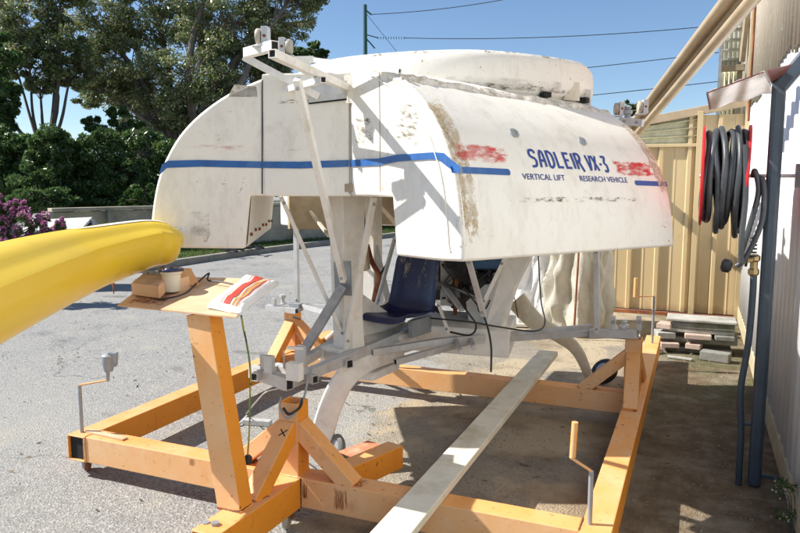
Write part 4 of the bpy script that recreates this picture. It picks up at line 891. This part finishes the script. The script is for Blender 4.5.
# SADLEIR is set in a condensed face with leaning strokes: letters as strokes with their own outline
GL = {  # strokes in a 1 x 1 cell
 'S': [[(.92, .80), (.80, .97), (.35, .97), (.16, .80), (.24, .60), (.70, .47), (.84, .28), (.66, .03), (.12, -.04)]],
 'A': [[(.10, -.06), (.22, .45), (.42, .90), (.62, .98), (.80, .80), (.84, .0)], [(.10, .38), (.84, .38)]],
 'D': [[(.16, .0), (.16, .97)], [(.02, .97), (.50, .97), (.82, .78), (.82, .22), (.50, .0), (.16, .0)]],
 'L': [[(.16, 1.0), (.16, .03), (.84, .03)]],
 'E': [[(.88, .96), (.16, .96), (.16, .03), (.88, .03)], [(.16, .52), (.72, .52)]],
 'I': [[(.13, 1.0), (.13, .0)]],
 'R': [[(.16, -.02), (.16, .97), (.66, .97), (.82, .78), (.66, .54), (.20, .50)], [(.48, .50), (.96, -.16)]],
 'V': [[(.06, 1.0), (.38, .04), (.48, .04), (.92, 1.0)]],
 'X': [[(.04, 1.0), (.92, .0)], [(.90, 1.0), (.06, .0)]],
 '-': [[(.2, .45), (.8, .45)]],
 '3': [[(.10, .97), (.84, .97), (.48, .58), (.80, .42), (.80, .10), (.52, -.02), (.10, .04)]]}
CURVED = set('SAD R3')
def strokes(text, x0, x1, zb0, zb1, h, wt):
    adv = {'I': .40, '-': .66, ' ': .45}; tot = sum(adv.get(c, 1.0) for c in text); pos = 0; s = (x1-x0)/tot
    m = MB(); idx = 0
    for c in text:
        a = adv.get(c, 1.0)
        for st_ in GL.get(c, []):
            idx += 1; pts = [V((p[0], p[1], 0)) for p in st_]
            if len(pts) > 3 and c in 'S3': pts = spline(pts, 8)
            elif len(pts) > 3 and c in 'ADR': pts = spline(pts[:1]+[pts[0].lerp(pts[1], .5)]+pts[1:], 8) if c == 'A' else spline([pts[0], pts[0].lerp(pts[1], .85)]+pts[1:-1]+[pts[-2].lerp(pts[-1], .15), pts[-1]], 8)
            else:
                q2 = []
                for p_, r_ in zip(pts, pts[1:]): q2 += [p_.lerp(r_, f/5) for f in range(5)]
                pts = q2+[pts[-1]]
            P2 = []
            for p_ in pts:
                xx = x0+s*(pos+(p_.x*.84 if a == 1.0 else p_.x*(1 if c == 'I' else a))); u_ = (xx-x0)/(x1-x0); P2.append((xx, zb0+(zb1-zb0)*u_+p_.y*h))
            L_, R_ = [], []; N = len(P2)
            for i in range(N):
                def dirn(p_, q_): l_ = math.hypot(q_[0]-p_[0], q_[1]-p_[1]) or 1; return ((q_[0]-p_[0])/l_, (q_[1]-p_[1])/l_)
                d1 = dirn(P2[max(i-1, 0)], P2[max(i, 1)]); d2 = dirn(P2[min(i, N-2)], P2[min(i+1, N-1)])
                tx, ty = d1[0]+d2[0], d1[1]+d2[1]; l_ = math.hypot(tx, ty) or 1; tx, ty = tx/l_, ty/l_; mi = min(1.6, 1/max(.3, tx*d1[0]+ty*d1[1]))
                nx, ny = -ty*wt*mi, tx*wt*mi*.8; x_, y_ = P2[i]
                L_.append(skin(0, x_+nx, y_+ny, .0018+.00012*idx)); R_.append(skin(0, x_-nx, y_-ny, .0018+.00012*idx))
            m.add(L_+R_, [(i, i+1, N+i+1, N+i) for i in range(N-1)])
        pos += a
    return m.build('lettering', 'lettering_blue', fair[0])
strokes('SADLEIR', -.262, .108, 1.640, 1.628, .072, .0070); strokes('VX-3', .135, .292, 1.626, 1.620, .071, .0070)
lettering('VERTICAL LIFT', -.338, -.062, 1.580, 1.575, .026, .012); lettering('RESEARCH VEHICLE', .045, .400, 1.573, 1.566, .026, .012)
for t, z in ((-.29, 1.785), (.175, 1.765)):
    c = skin(0, t, z, 0); nrm_ = (skin(0, t, z, .02)-c).normalized(); MB().lathe(c, nrm_, [(.026, 0), (.026, .006), (.019, .007), (.017, .003), (.004, .003)], 18).build('vent_plug', 'grey_steel', fair[0], smooth=40)
# ---- upper bracket at the near corner
AL = 'cream_paint'
def bar(a, b, w_, h_=None, mat='dull_aluminium', name='strut', par=ve, bev=.002):
    o = MB().beam(a, b, w_, h_ or w_).build(name, mat, par, bevel=bev); a, b = V(a), V(b); d, si_, u_ = frame_of(b-a); c_ = V((.40, -.91, 0))
    for e, s in ((a, 1), (b, -1)):
        dirc = si_ if abs(si_.dot(c_)) > abs(u_.dot(c_)) else u_; hw = (w_ if dirc is si_ else (h_ or w_))/2; dirc = dirc*(1 if dirc.dot(c_) > 0 else -1)
        MB().lathe(e+d*s*.035+dirc*hw, dirc, [(.009, 0), (.009, .005), (.005, .008)], 6).build('bolt', 'grey_steel', o)
    return o
def plug(a, b, w_, h_, par):  # dark faces inside open tube ends, standing for the shade in them
    a, b = V(a), V(b); d = (b-a).normalized()
    for e, s in ((a, 1), (b, -1)): MB().beam(e+d*s*.006, e+d*s*.010, w_*.84, h_*.84).build('tube_end_shade', 'dark_void', par)
def sq(a, b, w_, mat='white_paint', name='bracket_arm', par=ve):
    o = MB().hollow(a, b, w_, w_, .0035).build(name, mat, par); plug(a, b, w_, w_, o); return o
pp_, pnn = pls['panel']
e1 = onp(347, 88, pp_, pnn); e2 = onp(319, 97, pp_, pnn); s1 = onz(272, 53.5, 2.07); s2 = onz(244, 57, 2.17)
sq(s1, e1, .034); sq(s2, e2, .034)
flat('panel', [(309, 85), (347, 81)], [(309, 103.5), (347, 99)], 'dull_aluminium', 'mount_plate', .008)
flat('panel', [(309, 103), (347, 98.6)], [(309, 104.6), (347, 100.4)], 'dark_void', 'gap', .009)
x1_, x2_ = onz(247, 53, 2.15), onz(275, 45.5, 2.15); sq(x1_, x2_, .040)
y1_, y2_ = s1.lerp(e1, .50)+V((.06, -.02, -.036)), s2.lerp(e2, .62)+V((-.02, 0, -.036)); sq(y1_, y2_, .028)
sq(onz(306, 59, 2.17), onp(400, 71, FP(0, .8, -AH, 2.1), -t0_), .022)
def roller(c, axd, r_=.036, mat='wheel_cream', par=ve, sgn=1):
    axd = V(axd).normalized(); rz = math.atan2(axd.y, axd.x)
    cb_ = MB().box(c+axd*.026*sgn, (.030, .050, .082), rz).box(c+V((0, 0, -.044)), (.060, .055, .008), rz).build('roller_bracket', 'dull_aluminium', par, bevel=.002)
    MB().lathe(c-axd*(.012+.004*sgn), axd, [(r_*.3, 0), (r_*.92, .001), (r_, .005), (r_, .019), (r_*.92, .023), (r_*.3, .024)], 20).build('roller', mat, cb_, smooth=40)
    MB().lathe(c+axd*.026*sgn+V((axd.y, -axd.x, 0))*.025, V((axd.y, -axd.x, 0)), [(.007, 0), (.007, .003)], 8).build('pin', 'rusty_steel', cb_)
rz_ = V((.95, .30, 0)); c1 = onz(260, 37, 2.20); roller(c1, rz_); c2 = onz(285, 46, 2.20) + V((.0, .03, 0)); roller(c2, rz_, sgn=-1)
sq(c2+V((0, 0, -.06)), c2+V((.10, .06, -.055)), .03)
# right-hand upper bracket
q0, q1 = ony(620, 121, 4.55), ony(643, 123, 4.50); bar(q0, q1, .035, .045, 'dull_aluminium', 'bracket_arm'); bar(q0+V((-.35, -.10, -.01)), q0, .03, .03, 'dull_aluminium', 'bracket_arm')
roller(ony(617, 109, 4.55), (.9, .3, 0), .036); roller(ony(640.5, 107, 4.5), (.9, .3, 0), .036)
MB().lathe(ony(627.5, 118, 4.55), (0, 0, 1), [(.018, 0), (.018, .02), (.028, .024), (.028, .045), (.016, .05), (.024, .065), (.010, .075)], 10).build('swivel', 'grey_steel', ve)
# ---- columns and struts under the body
cj = V((-1.800, 3.48, 0)); MB().beam(cj+V((0, 0, .60)), cj+V((0, 0, 1.51)), .120, .120, up=V((.5, .87, 0)), w2=.150, h2=.150).build('column', 'cream_paint', ve, bevel=.008)
MB().prism([ony(339, 318, 3.42), ony(341, 350, 3.42), ony(354, 353, 3.42), ony(352, 318, 3.42)], (.03, .08, 0)).build('column_foot', 'cream_paint', ve, bevel=.006)
MB().prism([ony(353, 286, 3.72), ony(371, 318, 4.02), ony(402, 322, 4.10), ony(402, 330, 4.10), ony(353, 348, 3.62)], (.015, .03, 0)).build('web_plate', 'cream_paint', ve, bevel=.004)
MB().prism([ony(333.5, 262, 3.37), ony(350, 261, 3.37), ony(351, 296, 3.37), ony(335, 294, 3.37)], (0, .012, 0)).build('gusset_plate', 'grey_steel', ve)
sA0 = ony(297, 79, 2.66); sA1 = ony(343.5, 281, 3.27); bar(sA0, sA1, .030, .036, 'white_paint')
bar(ony(281, 197, 3.20), ony(344, 338, 3.42), .028, .02, 'cream_paint'); bar(ony(374, 197, 3.22), ony(346, 345, 3.40), .030, .022, 'cream_paint')
bar(ony(299, 197, 4.6), ony(329, 236, 4.3), .022, .02, 'timber_cream'); bar(ony(395.5, 236, 4.3), ony(376, 306, 4.2), .026, .022, 'dull_aluminium')
bar((-2.925, 4.78, .60), (-2.925, 4.78, 1.50), .034, .034, 'dull_aluminium')
bar(ony(360, 200, 4.3), ony(367, 270, 4.2), .02, .09, 'brown_inner'); MB().tube(spline([ony(367, 245, 4.35), ony(372, 262, 4.3), ony(379, 276, 4.3), ony(376, 290, 4.3), ony(372, 312, 4.3)]), .018, 8).build('exhaust_pipe', 'rusty_steel', ve, smooth=50)
MB().tube([ony(377, 280, 4.3), ony(388, 262, 4.4)], .008, 6).build('pipe', 'black_rubber', ve)
bar(ony(596.5, 246, 4.46), ony(597, 334, 4.46), .046, .03, 'dull_aluminium')
bar(onz(303, 352, .62), ony(344, 285, 3.35), .042, .05, 'grey_steel'); bar(ony(467.5, 256, 3.55), ony(484, 316, 3.75), .030, .02, 'dull_aluminium')
bar(ony(437, 300, 4.0), ony(449, 334, 4.0), .022, .016, 'cream_paint'); bar(ony(505, 258, 3.9), ony(482, 306, 3.9), .022, .02, 'cream_paint'); bar(ony(443, 285, 4.3), ony(462, 310, 4.1), .035, .02, 'dull_aluminium')
cE = MB().prism([ony(507, 250, 4.25), ony(533, 250, 4.25), ony(515, 285, 4.25), ony(501, 330, 4.2), ony(483, 332, 4.2), ony(484, 303, 4.25)], (.01, .07, 0)).build('column', 'cream_paint', ve, bevel=.006)
MB().prism([ony(466, 302, 4.35), ony(490, 280, 4.35), ony(486, 330, 4.3), ony(470, 334, 4.3)], (.02, .05, 0)).build('gusset_plate', 'cream_paint', ve)
cD = V((-2.15, 4.55, 0)); MB().beam(cD+V((0, 0, .6)), cD+V((0, 0, 1.51)), .10, .14).build('column', 'cream_paint', ve, bevel=.006)
MB().prism([ony(372, 245, 4.5), ony(385, 300, 4.5), ony(372, 335, 4.5), ony(357, 335, 4.5), ony(366, 290, 4.5)], (.04, .02, 0)).build('silver_panel', 'dull_aluminium', ve)
# ---- keel box, lower arms and end brackets
MB().beam((-1.86, 3.38, .58), (-1.52, 4.62, .58), .17, .13).build('keel_box', 'white_paint', ve, bevel=.01)
MB().prism([V((-1.70, 4.05, .50)), V((-1.02, 4.10, .50)), V((-1.10, 4.62, .50)), V((-1.75, 4.6, .50))], (0, 0, .17)).build('engine_tray', 'cream_paint', ve, bevel=.008)
MB().prism([onz(398, 356, .50), onz(399, 370, .44), onz(372, 382, .42), onz(346, 379, .42), onz(352, 368, .46)], (.0, .03, .045)).build('leg_fairing', 'white_paint', ve, bevel=.008)
def tube_arm(a, b, w_=.04, h_=.05, name='lower_arm', mat='dull_aluminium'):
    o = MB().hollow(a, b, w_, h_, .003).build(name, mat, ve); plug(a, b, w_, h_, o); return o
tube_arm(onz(283, 385, .60), onz(431, 322, .64), .042, .055); tube_arm(onz(298, 364, .60), onz(345, 337, .62)); tube_arm(onz(322, 352, .60), onz(350, 364, .60), .04, .045)
tube_arm(onz(252, 371, .62), onz(290, 384, .61), .045, .06, 'end_bracket')
J0, J1 = onz(252, 371, .65), onz(290, 384, .64)
for f, back, h_, w_, mt in ((.12, .06, .075, .018, 'dull_aluminium'), (.32, .05, .085, .03, 'dull_aluminium'), (.38, .16, .09, .006, 'dull_aluminium'), (.85, .15, .14, .03, 'dull_aluminium'), (.95, .06, .085, .045, 'white_paint')):
    p = J0.lerp(J1, f)+V((.0, back, 0)); MB().beam(p, p+V((0, 0, h_)), w_*1.6, w_).build('lug', mt, ve, bevel=.002)
p = J0.lerp(J1, .78)+V((0, .13, .13)); MB().box(p, (.085, .02, .012), .2).build('lug', 'white_paint', ve)
tube_arm(J0+V((.0, .20, -.03)), J1+V((.02, .2, -.03)), .04, .04, 'end_bracket'); tube_arm(J0+V((.01, .0, -.03)), J0+V((.02, .22, -.03)), .04, .04, 'end_bracket')
for a, b in (((591, 327, .62), (440, 341, .62)), ((591, 333, .60), (470, 341, .60)), ((470, 341, .60), (395, 362, .56)), ((440, 341, .62), (372, 352, .60))):
    tube_arm(onz(*a), onz(*b), .035, .035)
bar(onz(455, 338, .62), onz(461, 352, .60), .02, .03); bar(onz(470, 336, .62), onz(474, 348, .60), .02, .03)
tube_arm(ony(590, 333, 4.55), ony(638, 334, 4.52), .05, .05, 'end_bracket'); 
for u, v0, v1, w_ in ((613, 331, 316, .035), (639, 331, 316, .035)): MB().beam(ony(u, v0, 4.55), ony(u, v1, 4.55), w_, .03).build('lug', 'dull_aluminium', ve, bevel=.003)
for u in (613, 639): MB().lathe(ony(u, 322, 4.53), (0, -1, 0), [(.014, 0), (.014, .006)], 10).build('pin', 'grey_steel', ve)
MB().lathe(ony(624, 331, 4.55), (0, 0, 1), [(.02, 0), (.02, .02), (.032, .025), (.03, .04), (.014, .05), (.022, .06), (.008, .07)], 10).build('swivel', 'dull_aluminium', ve)
tube_arm(ony(267, 307, 4.70), ony(297, 311, 4.66), .045, .04, 'end_bracket'); tube_arm(ony(302, 306, 4.72), ony(345, 318, 4.4), .03, .03); tube_arm(ony(304, 305, 4.8), ony(345, 306, 4.75), .02, .02)
MB().lathe(ony(283, 304, 4.70), (0, 0, 1), [(.03, 0), (.03, .008), (.016, .01), (.016, .05), (.026, .055), (.026, .075), (.01, .08)], 12).build('swivel', 'dull_aluminium', ve, smooth=40)
MB().beam(ony(274, 305, 4.68), ony(274, 298, 4.68), .03).build('lug', 'dull_aluminium', ve); MB().box(ony(296, 307, 4.70), (.09, .07, .06)).build('end_bracket', 'grey_steel', ve)
MB().tube([ony(293, 317, 4.64), ony(300, 319, 4.64)], .008, 8).build('locking_pin', 'black_rubber', ve)
# ---- landing legs with wheels
def leg(pts, ws, hs, mat, name='landing_leg'):
    P_ = spline(pts, 6); N = len(P_); m = MB(); vs = []
    for i, p in enumerate(P_):
        f = i/(N-1); W_2 = ws[0]+(ws[1]-ws[0])*f; H2 = hs[0]+(hs[1]-hs[0])*f; d = (P_[min(i+1, N-1)]-P_[max(i-1, 0)]).normalized(); s = V((FW.x, FW.y, 0)).normalized().cross(d).normalized(); t2 = d.cross(s)
        for q_ in range(10): a_ = 2*PI*q_/10; vs.append(p+s*math.copysign(abs(math.cos(a_))**.6, math.cos(a_))*W_2/2+t2*math.copysign(abs(math.sin(a_))**.6, math.sin(a_))*H2/2)
    m.add(vs, [(i*10+k, i*10+(k+1) % 10, (i+1)*10+(k+1) % 10, (i+1)*10+k) for i in range(N-1) for k in range(10)] + [tuple(range(10)), tuple((N-1)*10+k for k in range(10))])
    return m.build(name, mat, ve, smooth=50)
leg([onz(400, 350, .56), onz(366, 362, .54), ony(344, 380, 3.42), ony(330, 408, 3.42), ony(321, 440, 3.45)], (.12, .135), (.07, .05), 'white_paint')
def wheel(c, ax_, r_, w_, mat, par, name='wheel'):
    wv = MB().lathe(c-V(ax_).normalized()*w_/2, ax_, [(r_*.55, .0), (r_*.85, 0), (r_, w_*.25), (r_, w_*.75), (r_*.85, w_), (r_*.55, w_)], 26).build(name, mat, par, smooth=45)
    MB().lathe(c-V(ax_).normalized()*w_*.56, ax_, [(r_*.12, 0), (r_*.42, .002), (r_*.5, .006), (r_*.5, w_*1.10), (r_*.12, w_*1.12)], 20).build('rim', 'grey_steel', wv, smooth=40); return wv
wheel(onz(338, 455, .0)+V((0, 0, .062)), (-.45, -.87, .1), .062, .035, 'wheel_rubber', ve)
leg([ony(516, 300, 4.9), ony(536, 322, 4.9), ony(560, 336, 4.95), ony(578, 352, 5.0), ony(592, 384, 5.05)], (.15, .06), (.12, .06), 'timber_cream')
wheel(onz(604, 383, 0)+V((0, 0, .095)), (-.35, -.6, .62), .105, .07, 'tyre', ve)
leg([ony(352, 318, 4.6), ony(340, 330, 4.9), ony(330, 338, 5.2), ony(322, 343, 5.4)], (.09, .05), (.06, .05), 'white_paint'); wheel(onz(319, 351, 0)+V((0, 0, .07)), (.5, -.8, 0), .07, .04, 'tyre', ve)
# ---- seat
SC = V((-1.665, 3.99, 0)); fwd_ = V((-.20, -.97, 0)).normalized(); sd2 = V((fwd_.y, -fwd_.x, 0)); sd2 = sd2 if sd2.x > 0 else -sd2
sp = spline([V((.27, 0, .735)), V((.235, 0, .762)), V((.10, 0, .745)), V((-.05, 0, .742)), V((-.115, 0, .79)), V((-.15, 0, .90)), V((-.185, 0, 1.03)), V((-.215, 0, 1.145))], 5)
def seatf(u, v):
    i = min(int(u*(len(sp)-1)), len(sp)-2); f = u*(len(sp)-1)-i; p = sp[i].lerp(sp[i+1], f); x = v*2-1; w_ = .195-.035*u - (.05*max(0, (u-.88)/.12)**2); curl = .045*abs(x)**3
    return SC + fwd_*(p.x+curl*(1 if u > .5 else .2)) + sd2*x*w_ + V((0, 0, p.z+curl*(.9 if u < .5 else .1)))
st_ = MB().grid(seatf, 40, 20).build('seat', 'navy_plastic', ve, smooth=70, solid=.008)
for s in (-.12, .12): MB().beam(SC+sd2*s+V((0, 0, .63)), SC+sd2*s+V((0, 0, .735)), .03, .22, up=fwd_).build('seat_bracket', 'grey_steel', ve)
# ---- engine behind the seat
EC = V((-1.34, 4.52, 0))
MB().box(ony(463, 283, 4.80), (.36, .04, .36), -.2).build('dark_bay_panel', 'engine_dark', ve, bevel=.01)  # dark panel added behind the engine to darken the bay
MB().box(EC+V((0, 0, .86)), (.30, .34, .26)).build('crankcase', 'engine_dark', ve, bevel=.02)
for sx in (-1, 1):
    for k in range(8): MB().box(EC+V((sx*.10, -.02, 1.0+k*.022)), (.15, .22, .008)).build('cooling_fin', 'engine_dark', ve)
    MB().lathe(EC+V((sx*.10, -.02, .98)), (0, 0, 1), [(.05, 0), (.05, .19), (.03, .21)], 12).build('cylinder', 'engine_metal', ve)
MB().lathe(EC+V((-.06, -.26, 1.05)), (-.5, -.85, 0), [(.03, 0), (.10, .005), (.10, .03), (.085, .035), (.085, .05), (.03, .06), (.03, .08)], 22).build('fan_housing', 'engine_dark', ve, smooth=40)
MB().lathe(EC+V((-.10, -.22, .84)), (-.5, -.85, 0), [(.06, 0), (.06, .03), (.05, .035), (.02, .05)], 18).build('pulley', 'engine_metal', ve, smooth=40)
MB().box(EC+V((.12, -.20, 1.10)), (.20, .14, .16), .3).build('airbox', 'blue_cover', ve, bevel=.015); MB().beam(EC+V((.0, -.25, 1.19)), EC+V((.24, -.18, 1.19)), .04, .03).build('airbox_rail', 'blue_cover', ve)
for k in range(30):
    a_ = EC+V((random.uniform(-.3, .25), random.uniform(-.25, .1), random.uniform(.75, 1.2))); b_ = EC+V((random.uniform(-.3, .3), random.uniform(-.3, .1), random.uniform(.7, 1.2)))
    MB().tube(spline([a_, (a_+b_)/2+V((random.uniform(-.1, .1), -.08, random.uniform(-.1, .1))), b_]), random.choice((.008, .012, .018)), 8).build('hose', random.choice(('black_rubber', 'engine_metal', 'engine_dark')), ve, smooth=50)
MB().beam(EC+V((-.10, -.20, .70)), EC+V((-.08, -.20, 1.30)), .03, .02).build('engine_mount', 'rusty_steel', ve); MB().box(EC+V((-.17, -.16, .95)), (.09, .02, .40)).build('side_plate', 'cream_paint', ve)
MB().box(EC+V((-.30, .1, .92)), (.2, .2, .34)).build('fuel_tank', 'engine_dark', ve, bevel=.02)
for k in range(9):
    u_ = 438+random.random()*52; v_ = 256+random.random()*34; c_ = ony(u_, v_, 4.30+random.random()*.3)
    if k % 3 == 0: MB().lathe(c_, (random.uniform(-.4, .4), -1, random.uniform(-.3, .3)), [(.02, 0), (.045, .004), (.045, .025), (.02, .03)], 16).build('pulley', 'engine_dark', ve, smooth=40)
    elif k % 3 == 1: MB().box(c_, (random.uniform(.05, .10), .06, random.uniform(.05, .12)), random.uniform(-.5, .5)).build('engine_fitting', random.choice(('engine_dark', 'engine_metal')), ve, bevel=.006)
    else: MB().tube(spline([c_, c_+V((.08, -.04, -.06)), c_+V((.12, .02, -.18))]), .014, 8).build('hose', 'black_rubber', ve, smooth=60)
# control cables
for pts_, r_ in (([(430, 318, 4.0), (470, 322, 3.9), (500, 327, 3.95), (535, 331, 4.2), (545, 322, 4.6), (541, 300, 4.9), (538, 250, 5.0)], .005), ([(465, 290, 3.9), (478, 306, 3.9), (486, 322, 3.9), (491, 345, 3.8), (491, 372, 3.75)], .006),
                 ([(490, 300, 3.8), (486, 308, 3.8), (480, 312, 3.8), (478, 306, 3.8), (482, 302, 3.8)], .005), ([(450, 332, 3.9), (470, 335, 3.9), (476, 325, 3.9), (466, 310, 3.9), (458, 298, 4.0)], .006), ([(505, 262, 4.5), (512, 285, 4.6), (518, 318, 4.6)], .004)):
    MB().tube(spline([ony(*p) for p in pts_]), r_, 6).build('control_cable', 'black_rubber', ve, smooth=60)

# ================================================================== SHED WALL FITTINGS
PX, PY = .335, 3.92
dp = root('downpipe', (PX, PY, 0), 'dark blue grey downpipe standing in front of the shed wall', 'downpipe')
MB().beam((PX+.0, PY, 0), (PX, PY, 2.06), .062, .062).build('pipe', 'pipe_blue_grey', dp, bevel=.018)
MB().beam((PX-.0, PY, 2.02), (WX-.03, PY-.02, 2.19), .068, .068).build('elbow', 'pipe_blue_grey', dp, bevel=.012)
for z in (.06,): MB().box((PX+.055, PY, z), (.12, .015, .02)).build('clip', 'pipe_blue_grey', dp)
wp = root('water_pipe', (.27, 3.92, 0), 'thin blue grey water pipe with a brass tap beside the downpipe', 'water pipe')
MB().tube(spline([(.262, 3.90, 0), (.258, 3.90, .3), (.245, 3.90, .5), (.268, 3.91, .75), (.275, 3.91, 1.0), (.272, 3.91, 1.16)]), .0165, 10).build('pipe', 'pipe_blue_grey', wp, smooth=50)
MB().tube([(.262, 3.90, .33), (.335, 3.92, .335)], .010, 8).build('clip', 'pipe_blue_grey', wp)
MB().lathe((.272, 3.91, 1.10), (0, 0, 1), [(.018, 0), (.026, .01), (.026, .03), (.018, .04), (.018, .07), (.028, .08), (.028, .10), (.015, .11)], 8).build('tap_body', 'brass', wp)
MB().tube([(.272, 3.90, 1.19), (.20, 3.88, 1.17)], .016, 8).build('tap_spout', 'brass', wp); MB().tube([(.235, 3.90, 1.15), (.235, 3.86, 1.20)], .007, 6).build('tap_handle', 'engine_dark', wp); MB().lathe((.17, 3.87, 1.145), (-1, 0, .2), [(.02, 0), (.034, .01), (.034, .04), (.02, .05)], 14).build('hose_coupling', 'black_rubber', wp, smooth=40)
hr = root('hose_reel', (.12, 4.05, 1.30), 'red hose reel wound with thick dark hose hung on the shed wall', 'hose reel')
RC = V((0, 4.08, 1.60))
for xx, tilt in ((.005, .0), (.215, -.03)):
    MB().lathe((xx, RC.y, RC.z), (1, tilt, tilt), [(.05, 0), (.255, 0), (.262, .004), (.262, .012), (.255, .016), (.05, .016)], 36).build('reel_disc', 'reel_red', hr, smooth=35)
MB().tube([(.0, RC.y, RC.z), (WX-.02, RC.y, RC.z)], .010, 14).build('axle', 'white_paint', hr, smooth=50); MB().box((WX-.03, RC.y, RC.z), (.02, .08, .12)).build('wall_plate', 'grey_steel', hr)
random.seed(4)
for k in range(8):
    xx = .032+k*.0245; r1 = random.uniform(.215, .255); drop = random.choice((.0, .04, .12, .08)); tw = random.uniform(-.012, .012); pts_ = []
    for q_ in range(29):
        a_ = 2*PI*q_/28; zz = RC.z+math.sin(a_)*r1*(1 if math.sin(a_) > 0 else 1+drop*2.2); pts_.append(V((xx+.010*math.sin(a_*1+k*1.3)+tw*math.cos(a_+k)+.006*math.sin(3*a_+k*2), RC.y+math.cos(a_)*r1*(.95), zz)))
    MB().tube(pts_, .0155, 9).build('hose_turn', 'hose_rubber', hr, smooth=60)
for pts_ in ([(.20, 3.84, 1.75), (.213, 3.835, 1.5), (.205, 3.83, 1.3), (.21, 3.84, 1.17)], [(.262, 3.90, 1.60), (.29, 3.86, 1.56), (.295, 3.86, 1.40), (.265, 3.86, 1.28), (.22, 3.86, 1.18), (.19, 3.86, 1.15)],
             [(.245, 3.92, 1.60), (.25, 3.88, 1.62), (.27, 3.87, 1.52), (.24, 3.87, 1.35), (.205, 3.87, 1.2)]):
    MB().tube(spline(pts_), .0135, 9).build('hose_tail', 'hose_rubber', hr, smooth=60)
for k in range(6): MB().lathe((.262, 3.87, 1.20+k*.018), (0, 0, 1), [(.016, 0), (.019, .004), (.016, .008)], 10).build('hose_ferrule', 'engine_dark', hr)
hd = root('reel_hood', (.18, 3.9, 1.95), 'bent sheet metal hood with a brown rim above the hose reel', 'hood')
h0, h1 = onz(708, 92, 1.985), onz(768, 72, 2.075); h0 = ony(707, 93, 3.62); h1 = ony(764, 72, 3.62); h2 = ony(774, 88, 4.05); h3 = ony(710, 109, 4.05)
def hf(u, v):
    p = h0.lerp(h1, u).lerp(h3.lerp(h2, u), v); return p + V((0, 0, .006*math.sin(u*14+v*3)-.02*v*v*u))
MB().grid(hf, 30, 12).build('hood_sheet', 'hood_metal', hd, smooth=60, solid=.003)
MB().beam(h3, h0, .005, .010).build('rim', 'hood_rim', hd); MB().beam(h0+V((0, 0, 0)), h1, .004, .006).build('rim', 'hood_rim', hd); MB().prism([h1+V((.012, 0, .004)), ony(792, 65, 3.80), h2], (0, 0, .004)).build('hood_end', 'hood_rim', hd)
# small flowering weed at the wall foot
wd_ = root('wall_weed', tuple(onz(795, 528, 0)), 'small pale flowered weed at the foot of the shed wall in the lower right corner', 'plant')
c0 = onz(797, 530, 0); random.seed(9); tb = MB(); cs, rs = [], []
for k in range(16):
    e = c0+V((random.uniform(-.09, .12), random.uniform(-.10, .12), random.uniform(.05, .22))); tb.tube([c0+V((random.uniform(-.03, .03), random.uniform(-.03, .03), 0)), (c0+e)/2+V((0, 0, .05)), e], [.003, .002, .001], 4); cs.append(e); rs.append((.035, .035, .03))
tb.build('stem', 'bark', wd_); leaves(cs, rs, 420, .028, .008, 'fresh_leaf', 'foliage', wd_, 0, 0); leaves(cs[:9], rs[:9], 46, .014, .013, 'small_flower', 'flower', wd_, 0, .5)

for o in bpy.data.objects:
    if '_o' in o: del o['_o']
